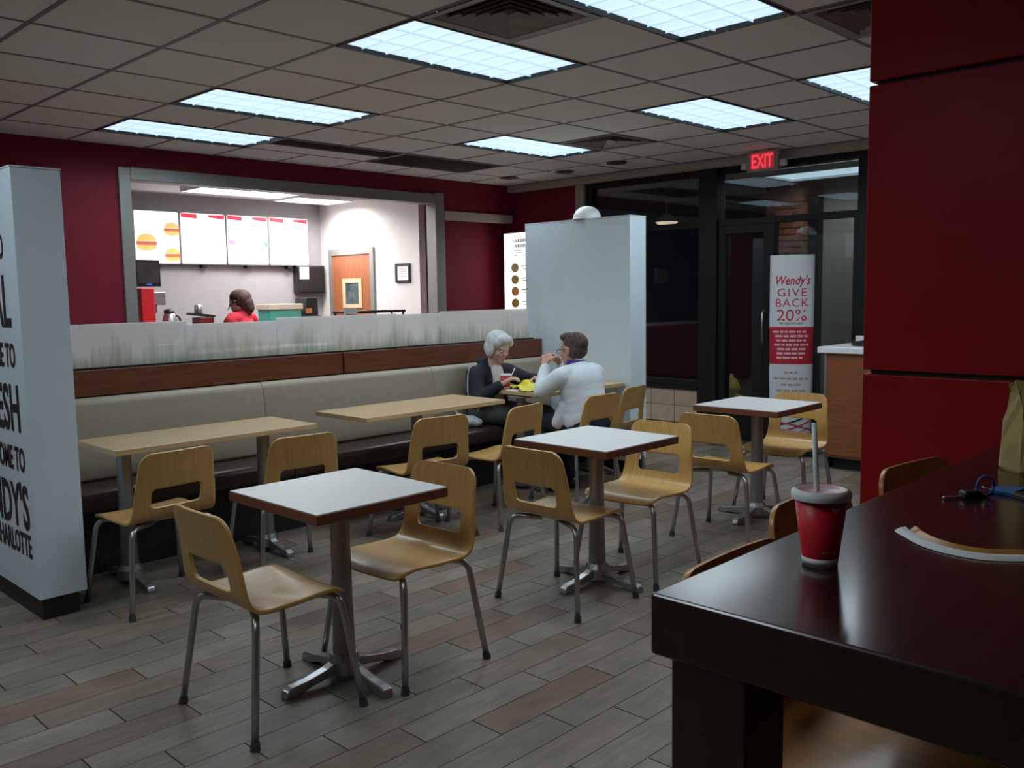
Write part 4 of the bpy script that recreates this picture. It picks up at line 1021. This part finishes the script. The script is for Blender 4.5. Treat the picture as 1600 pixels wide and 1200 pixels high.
def hand(wrist, elbow, curl_dir, thumb_dir, s=1.0, curl=0.8):
    """palm and five separate bent fingers from a wrist; curl_dir: the palm's facing, thumb_dir: the side of the thumb"""
    w = Vector(wrist); d = (w-Vector(elbow)).normalized(); n_ = Vector(curl_dir); n_ = (n_-d*n_.dot(d)).normalized()
    t_ = Vector(thumb_dir); t_ = (t_-d*t_.dot(d)-n_*t_.dot(n_)).normalized()
    parts = []
    for k in (-1.0, -0.33, 0.33, 1.0):
        parts.append(('c', [w+d*0.005*s+t_*k*0.014*s, w+d*0.085*s+t_*k*0.027*s], [0.016*s, 0.0125*s]))
    lens = [0.060, 0.074, 0.080, 0.072]
    for k, L_ in zip((-1.0, -0.33, 0.33, 1.0), lens):
        b0 = w+d*0.085*s+t_*k*0.030*s; ang = curl*0.6
        p = b0; pts = [p]
        for q, fr_k in enumerate((0.45, 0.32, 0.25)):
            dirv = (d*math.cos(ang)+n_*math.sin(ang)+t_*k*0.10).normalized(); p = p+dirv*L_*fr_k*s*1.15; pts.append(p); ang += curl*0.55
        parts.append(('c', pts, [0.0105*s, 0.0098*s, 0.009*s, 0.0078*s]))
    th0 = w+d*0.028*s+t_*0.022*s; th1 = th0+(d*0.55+t_*0.8+n_*0.25).normalized()*0.040*s; th2 = th1+(d*0.85+t_*0.35+n_*0.5*curl).normalized()*0.030*s; th3 = th2+(d*0.9+n_*0.6*curl).normalized()*0.024*s
    parts.append(('c', [th0, th1, th2, th3], [0.014*s, 0.0125*s, 0.011*s, 0.009*s]))
    return parts
from mathutils import Euler
def head_parts(c, pitch, yaw, s=1.0, ears=True):
    """skull, jaw, nose, lips, brow, ears; local +Y is the face"""
    Rm = Matrix.Rotation(yaw, 3, 'Z') @ Matrix.Rotation(pitch, 3, 'X'); c = Vector(c)
    def P(x, y, z): return c + Rm @ Vector((x*s, y*s, z*s))
    e = Rm.to_euler(); E_ = (e.x, e.y, e.z); parts = []
    def el(x, y, z, a, b, d): parts.append(('e', P(x, y, z), (a*s, b*s, d*s), E_))
    el(0, -0.008, 0.028, 0.074, 0.092, 0.085); el(0, 0.022, -0.030, 0.058, 0.062, 0.080); el(0, 0.060, -0.082, 0.028, 0.022, 0.022)
    el(0, 0.074, 0.022, 0.046, 0.016, 0.012)
    parts.append(('c', [P(0, 0.084, 0.012), P(0, 0.102, -0.020)], [0.008*s, 0.0125*s])); el(0.010, 0.090, -0.024, 0.008, 0.010, 0.007); el(-0.010, 0.090, -0.024, 0.008, 0.010, 0.007)
    el(0, 0.082, -0.050, 0.022, 0.010, 0.006); el(0, 0.080, -0.061, 0.019, 0.010, 0.006)
    for q in (-1, 1):
        el(q*0.040, 0.060, -0.020, 0.020, 0.020, 0.020)
        if ears: el(q*0.076, -0.004, -0.004, 0.009, 0.018, 0.030)
    return parts, P, E_
M_SKIN = mat('skin', (0.56, 0.31, 0.23), 0.5, var=0.12, scale=30)
M_SKIN2 = mat('pale_skin', (0.60, 0.37, 0.30), 0.5, var=0.12, scale=30)
M_EYE = mat('eye_dark', (0.05, 0.035, 0.03), 0.3, var=0.1, scale=50)
M_LIPS = mat('lips', (0.42, 0.16, 0.14), 0.5, var=0.1, scale=50)
def face(P, E_, par, s=1.0):
    for q in (-1, 1):
        e_ = MB().add(*ico(P(q*0.031, 0.0765, 0.004), 0.0080*s, 2)).build('eye', M_WPL, par, smooth=True)
        MB().add(*ico(P(q*0.031, 0.0805, 0.003), 0.0056*s, 2)).build('iris', M_EYE, e_, smooth=True)
    blob('lips', [('e', P(0, 0.0895, -0.0555), (0.019*s, 0.005*s, 0.0055*s), E_)], 0.0025, M_LIPS, par, 2)

# --- person in a white sweater on the chair, facing the bench (+Y)
mn = thing('person', 'person in a white sweater and dark trousers eating, seen from behind', 'person', (4.835, 4.02, 0))
hp, P, E_ = head_parts((0.0, 0.075, 1.040), -0.10, 0.12, 1.06)
body = hp + [('c', [(0, 0.05, 0.94), (0, 0.07, 1.01)], [0.055, 0.052]),
    ('c', [(0, -0.03, 0.54), (0, -0.02, 0.66), (0, 0.01, 0.80), (0, 0.035, 0.91)], [0.105, 0.085, 0.085, 0.06]),
    ('c', [(-0.15, 0.03, 0.875), (0.15, 0.03, 0.875)], [0.045, 0.045])]
for q in (-1, 1):
    sh_, el_, wr_ = V3(q*0.185, 0.03, 0.875), V3(q*0.235, 0.175, 0.765), V3(q*0.085, 0.270, 0.935)
    body += [('c', [sh_, el_, wr_], [0.052, 0.040, 0.027])]
    body += hand(wr_, el_, (-q*1.0, 0.3, 0.0), (0, -1, 0.2), 1.0, 1.0)
    kn = V3(0.0875+q*0.0875, 0.34, 0.505); an = V3(0.09+q*0.085, 0.26, 0.09)
    body += [('c', [(q*0.09, -0.04, 0.525), kn, an], [0.083, 0.060, 0.042])]
blob('body', body, 0.0085, M_SKIN, mn, 4)
face(P, E_, mn)
M_SWEAT = mat('white_knit', (0.70, 0.76, 0.82), 0.9, var=0.08, scale=60, bump=0.2, sheen=0.2)
sw = [('e', (0, 0.0, 0.815), (0.20, 0.128, 0.14), None), ('e', (0, -0.008, 0.76), (0.192, 0.130, 0.15), None), ('e', (0, -0.02, 0.70), (0.186, 0.132, 0.17), None), ('e', (0, -0.028, 0.64), (0.186, 0.136, 0.16), None), ('e', (0, -0.035, 0.575), (0.19, 0.142, 0.16), None), ('c', [(-0.10, 0.03, 0.65), (-0.14, 0.10, 0.54)], [0.085, 0.050]),
      ('c', [(-0.14, 0.022, 0.885), (0.14, 0.022, 0.885)], [0.066, 0.066]), ('c', [(0, 0.03, 0.88), (0, 0.04, 0.93)], [0.09, 0.07])]
for q in (-1, 1):
    sh_, el_, wr_ = V3(q*0.185, 0.03, 0.87), V3(q*0.235, 0.175, 0.765), V3(q*0.095, 0.258, 0.91)
    sw += [('c', [sh_, el_, wr_], [0.070, 0.058, 0.042])]
blob('sweater', sw, 0.009, M_SWEAT, mn, 9)
MB().lathe([(0.070, 0.0), (0.066, 0.030), (0.060, 0.034), (0.062, 0.0)], 24, (0, 0.052, 0.942)).build('purple_collar', mat('purple_cloth', (0.055, 0.03, 0.24), 0.8, var=0.1, scale=40), mn, smooth=True)
tr = []
for q in (-1, 1): tr += [('c', [(q*0.09, -0.06, 0.525), (0.0875+q*0.0875, 0.34, 0.505), (0.09+q*0.085, 0.265, 0.11)], [0.094, 0.073, 0.056])]
tr += [('e', (0, -0.07, 0.525), (0.18, 0.13, 0.09), None)]
M_NAVY = mat('navy_cloth', (0.010, 0.014, 0.030), 0.9, var=0.2, scale=50)
blob('trousers', tr, 0.010, M_NAVY, mn, 4)
for q in (-1, 1): blob('shoe', [('c', [(0.09+q*0.085, 0.235, 0.045), (0.092+q*0.088, 0.37, 0.032)], [0.045, 0.034]), ('e', (0.091+q*0.086, 0.30, 0.025), (0.042, 0.10, 0.022), None)], 0.007, M_BLKPL, mn, 3)
hr = [('e', P(0, -0.022, 0.045), (0.084, 0.096, 0.082), E_), ('e', P(0, -0.052, 0.008), (0.064, 0.048, 0.070), E_), ('e', P(0, 0.03, 0.095), (0.068, 0.058, 0.032), E_)]
for q in (-1, 1): hr.append(('e', P(q*0.055, -0.035, 0.00), (0.026, 0.045, 0.055), E_))
blob('hair', hr, 0.007, mat('brown_hair', (0.11, 0.075, 0.05), 0.75, col2=(0.022, 0.016, 0.013), scale=60, stretch=(1, 1, 0.3), bump=0.5), mn, 3)
gl_ = MB(); 
for q in (-1, 1):
    gl_.tube([P(q*0.034+0.021*math.cos(a), 0.094, 0.004+0.016*math.sin(a)) for a in [2*PI*k/14 for k in range(15)]], 0.0022, 6); gl_.tube([P(q*0.055, 0.092, 0.008), P(q*0.080, 0.0, 0.012)], 0.0022, 6)
gl_.tube([P(-0.013, 0.096, 0.006), P(0.013, 0.096, 0.006)], 0.0022, 6).build('glasses', M_BLKPL, mn, smooth=True)
# the food held in both hands
fo = thing('burger', 'small burger held up in both hands by the person in white', 'burger', (4.835, 4.362, 0.968))
MB().lathe([(0.034, 0.004), (0.036, 0.012), (0.030, 0.026), (0.014, 0.034), (0.001, 0.035)], 20, cap=True).build('top_bun', mat('bun', (0.52, 0.27, 0.10), 0.6, var=0.2, scale=30), fo, smooth=True)
MB().lathe([(0.032, -0.022), (0.036, -0.016), (0.035, -0.006)], 20).build('bottom_bun', MATS['bun'], fo, smooth=True); MB().lathe([(0.037, -0.006), (0.039, 0.0), (0.037, 0.004)], 20).build('filling', M_REDPL, fo, smooth=True)

# --- white-haired person on the bench, facing the room (-Y); built facing +Y then turned
wm = thing('person', 'white-haired person in a navy jacket with pale stripes sitting on the bench', 'person', (4.83, 4.945, 0), PI)
hp, P, E_ = head_parts((0.0, 0.105, 1.035), -0.36, -0.10)
body = hp + [('c', [(0, 0.045, 0.90), (0, 0.085, 0.985)], [0.056, 0.050]),
    ('c', [(0, -0.03, 0.555), (0, -0.04, 0.66), (0, -0.01, 0.79), (0, 0.03, 0.875)], [0.125, 0.12, 0.12, 0.075]), ('c', [(-0.14, 0.02, 0.845), (0.14, 0.02, 0.845)], [0.055, 0.055])]
arms = {1: (V3(0.170, 0.02, 0.835), V3(0.235, 0.10, 0.655), V3(0.105, 0.245, 0.775)), -1: (V3(-0.170, 0.02, 0.835), V3(-0.265, 0.15, 0.77), V3(-0.165, 0.335, 0.800))}
for q, (sh_, el_, wr_) in arms.items():
    body += [('c', [sh_, el_, wr_], [0.050, 0.038, 0.025])]
body += hand(arms[1][2], arms[1][1], (-0.5, 0.35, -0.5), (-0.2, -0.3, 1.0), 0.92, 0.9) + hand(arms[-1][2], arms[-1][1], (0.1, 0.2, -1.0), (1.0, -0.1, 0.0), 0.92, 0.75)
for q in (-1, 1): body += [('c', [(q*0.09, 0.0, 0.535), (q*0.08-0.145, 0.38, 0.525), (q*0.08-0.145, 0.36, 0.09)], [0.080, 0.058, 0.042])]
blob('body', body, 0.0085, M_SKIN2, wm, 4)
face(P, E_, wm)
M_JACK = mat('navy_jacket', (0.008, 0.009, 0.020), 0.75, var=0.25, scale=30, bump=0.1)
jk = [('c', [(0, -0.04, 0.56), (0, -0.05, 0.66), (0, -0.025, 0.78), (0, 0.005, 0.85)], [0.155, 0.150, 0.148, 0.10]), ('c', [(-0.14, 0.012, 0.84), (0.14, 0.012, 0.84)], [0.073, 0.073]),
      ('e', (0, -0.02, 0.66), (0.20, 0.13, 0.16), None), ('c', [(-0.06, 0.0, 0.905), (0.06, 0.0, 0.905)], [0.055, 0.055])]
for q, (sh_, el_, wr_) in arms.items(): jk += [('c', [sh_, el_, el_.lerp(wr_, 0.86)], [0.074, 0.062, 0.044])]
blob('jacket', jk, 0.009, M_JACK, wm, 5)
blob('shirt', [('c', [(0, 0.065, 0.64), (0, 0.085, 0.76), (0, 0.070, 0.86), (0, 0.065, 0.90)], [0.062, 0.066, 0.060, 0.045])], 0.008, mat('cream_shirt', (0.66, 0.62, 0.54), 0.9, var=0.1, scale=40), wm, 4)
M_STRIPE = mat('pale_stripe', (0.40, 0.46, 0.55), 0.7, var=0.1, scale=40)
for q, (sh_, el_, wr_) in arms.items():
    o_ = V3(q*0.045, -0.012, 0.056); o2 = V3(q*0.058, -0.018, 0.012)
    MB().tube([V3(q*0.11, 0.0, 0.912)] + [sh_+o_] + [(sh_+o_).lerp(el_+o2, k/4)+V3(q*0.012, -0.004, 0.004) for k in (1, 2, 3)] + [el_+o2], 0.0055, 6).build('sleeve_stripe', M_STRIPE, wm, smooth=True)
    MB().tube([V3(q*0.16, 0.085, 0.64), V3(q*0.175, 0.07, 0.60), V3(q*0.18, 0.05, 0.555)], 0.0045, 6).build('pocket_piping', M_STRIPE, wm, smooth=True)
tr = []
for q in (-1, 1): tr += [('c', [(q*0.09, -0.02, 0.535), (q*0.08-0.145, 0.385, 0.528), (q*0.08-0.145, 0.36, 0.11)], [0.090, 0.070, 0.056])]
tr += [('e', (0, -0.03, 0.54), (0.175, 0.12, 0.085), None)]
blob('trousers', tr, 0.010, mat('grey_trousers', (0.10, 0.105, 0.10), 0.9, var=0.15, scale=30), wm, 4)
for q in (-1, 1): blob('shoe', [('c', [(q*0.08-0.145, 0.335, 0.045), (q*0.08-0.145, 0.44, 0.032)], [0.044, 0.034]), ('e', (q*0.08-0.145, 0.39, 0.025), (0.042, 0.095, 0.022), None)], 0.007, M_WPL, wm, 3)
hr = [('e', P(0, -0.020, 0.052), (0.092, 0.100, 0.082), E_), ('e', P(0, -0.065, -0.005), (0.080, 0.055, 0.085), E_), ('e', P(0, 0.045, 0.090), (0.074, 0.050, 0.036), E_)]
for q in (-1, 1): hr += [('e', P(q*0.070, -0.012, -0.005), (0.026, 0.050, 0.070), E_), ('e', P(q*0.060, 0.045, 0.060), (0.030, 0.035, 0.036), E_)]
blob('hair', hr, 0.007, mat('white_hair', (0.66, 0.68, 0.70), 0.7, var=0.30, scale=50, stretch=(1, 1, 0.35), bump=0.5), wm, 3)
# things on the couple's table
TB = 0.732
c2, r2 = cup('paper_cup', 'small red paper cup with a yellow mark on the couple\'s oak table', (4.800, 4.735, TB), 0.030, 0.041, 0.105, (0.055, -0.045, 0.155))
ca2 = math.atan2(-4.735, -4.800)
MB().add([oncup(r2, ca2)(0.013*math.cos(2*PI*k/16), 0.062+0.017*math.sin(2*PI*k/16), 0) for k in range(16)], [tuple(range(16))]).build('emblem', mat('yellow_print', (0.75, 0.50, 0.04), 0.5, var=0.1, scale=30), c2)
random.seed(5)
yw = MB(); N1, N2 = 16, 10; vs = []
for i in range(N1+1):
    for j in range(N2+1):
        a, b = i/N1-0.5, j/N2-0.5; rr_ = math.hypot(a, b)
        vs.append((a*0.40+random.uniform(-.006, .006), b*0.25+random.uniform(-.006, .006), 0.004 + max(0, 0.055*math.exp(-((a-0.18)**2+(b)**2)*18) + 0.028*math.exp(-((a+0.22)**2)*30)) + random.uniform(0, .016)))
yw.add(vs, [(i*(N2+1)+j, (i+1)*(N2+1)+j, (i+1)*(N2+1)+j+1, i*(N2+1)+j+1) for i in range(N1) for j in range(N2)])
yo = thing('food_wrapper', 'crumpled bright yellow food wrapper on the couple\'s oak table', 'wrapper', (4.885, 4.56, TB), R(60))
w_ = yw.build('sheet', mat('yellow_wrap', (0.80, 0.70, 0.02), 0.5, var=0.15, scale=20), yo); so = w_.modifiers.new('t', 'SOLIDIFY'); so.thickness = 0.0015
fr2 = MB()
blob('fries', [('c', [(-0.10+0.018*k, 0.02*math.sin(k*2.1), 0.018), (-0.075+0.018*k, 0.02*math.sin(k*2.1)+0.03, 0.026)], [0.006, 0.006]) for k in range(6)], 0.003, mat('fries', (0.78, 0.55, 0.12), 0.6, var=0.2, scale=30), yo, 2)
nk = tag(MB().prism([(-0.06, -0.05), (0.06, -0.055), (0.065, 0.05), (-0.055, 0.06)], 0, 0.004).build('napkin', M_PAPER), 'folded white napkin on the couple\'s oak table', 'napkin'); nk.location = (4.765, 4.60, TB); nk.rotation_euler = (0, 0, 0.3)

# --- employee in red in the kitchen, back to the room
em = thing('person', 'person with brown hair in a red shirt standing in the kitchen', 'person', (4.70, 8.45, 0), R(25))
hp, P, E_ = head_parts((0.0, 0.03, 1.405), -0.18, 0.15)
body = hp + [('c', [(0, 0.0, 1.28), (0, 0.015, 1.37)], [0.052, 0.048]), ('c', [(0, 0, 0.86), (0, 0, 1.0), (0, -0.01, 1.14), (0, 0, 1.25)], [0.13, 0.115, 0.12, 0.07]), ('c', [(-0.14, 0, 1.225), (0.14, 0, 1.225)], [0.05, 0.05])]
for q in (-1, 1):
    sh_, el_, wr_ = V3(q*0.175, 0.0, 1.215), V3(q*0.235, 0.06, 0.98), V3(q*0.13, 0.27, 0.985)
    body += [('c', [sh_, el_, wr_], [0.048, 0.037, 0.025])] + hand(wr_, el_, (0, 0, -1), (-q, 0, 0), 0.95, 0.7)
    body += [('c', [(q*0.085, 0, 0.84), (q*0.095, 0.01, 0.46), (q*0.10, -0.01, 0.09)], [0.085, 0.058, 0.042])]
blob('body', body, 0.009, M_SKIN, em, 4)
face(P, E_, em)
sht = [('c', [(0, 0, 0.84), (0, 0, 1.0), (0, -0.005, 1.13), (0, -0.005, 1.265)], [0.16, 0.14, 0.145, 0.085]), ('c', [(-0.145, -0.003, 1.235), (0.145, -0.003, 1.235)], [0.070, 0.070]), ('e', (0, 0, 1.05), (0.19, 0.13, 0.17), None)]
for q in (-1, 1): sht += [('c', [(q*0.175, 0, 1.21), (q*0.218, 0.035, 1.06)], [0.070, 0.060])]
blob('red_shirt', sht, 0.010, mat('red_shirt', (0.52, 0.015, 0.04), 0.8, var=0.1, scale=30), em, 5)
tr = [('e', (0, 0, 0.86), (0.17, 0.13, 0.10), None)]
for q in (-1, 1): tr += [('c', [(q*0.088, 0, 0.85), (q*0.096, 0.01, 0.46), (q*0.10, -0.005, 0.10)], [0.100, 0.074, 0.06])]
blob('trousers', tr, 0.011, M_NAVY, em, 4)
for q in (-1, 1): blob('shoe', [('c', [(q*0.10, -0.03, 0.045), (q*0.105, 0.10, 0.034)], [0.045, 0.034]), ('e', (q*0.102, 0.04, 0.025), (0.042, 0.10, 0.022), None)], 0.008, M_BLKPL, em, 3)
hr = [('e', P(0, -0.020, 0.050), (0.088, 0.098, 0.082), E_), ('e', P(0, -0.068, -0.015), (0.072, 0.055, 0.095), E_), ('e', P(0, -0.05, 0.03), (0.102, 0.10, 0.095), E_), ('c', [P(0, -0.09, -0.02), P(0.01, -0.10, -0.08), P(0.015, -0.085, -0.13)], [0.070, 0.060, 0.035])]
blob('hair', hr, 0.008, mat('auburn_hair', (0.10, 0.045, 0.030), 0.7, col2=(0.03, 0.014, 0.010), scale=55, stretch=(1, 1, 0.3), bump=0.5), em, 3)
hs = MB().tube([P(-0.085, -0.005, 0.0), P(-0.09, 0.05, -0.03), P(-0.05, 0.10, -0.06)], 0.005, 8); hs.build('headset_boom', M_BLKPL, em, smooth=True)
MB().lathe([(0.02, -0.008), (0.03, 0.0), (0.028, 0.016)], 14, tuple(P(-0.088, -0.005, 0.0))).build('headset_cup', M_BLKPL, em, smooth=True)

# pale plastic bag on the bench beside the white-haired person
bgw = thing('plastic_bag', 'pale plastic bag lying on the brown bench seat beside the white-haired person', 'bag', (4.565, 4.90, 0.452))
blob('sack', [('e', (0, 0, 0.045), (0.085, 0.075, 0.045), None), ('e', (0.03, -0.04, 0.035), (0.06, 0.05, 0.035), None), ('c', [(-0.04, 0.02, 0.07), (-0.075, 0.05, 0.10)], [0.03, 0.012])], 0.006, mat('pale_plastic', (0.55, 0.60, 0.64), 0.5, var=0.15, scale=14, bump=0.5), bgw, 3)
MB().tube(bez((-0.06, 0.04, 0.09), (-0.10, 0.08, 0.16), (-0.05, 0.07, 0.08), 8), 0.006, 6).build('handle', MATS['pale_plastic'], bgw, smooth=True)
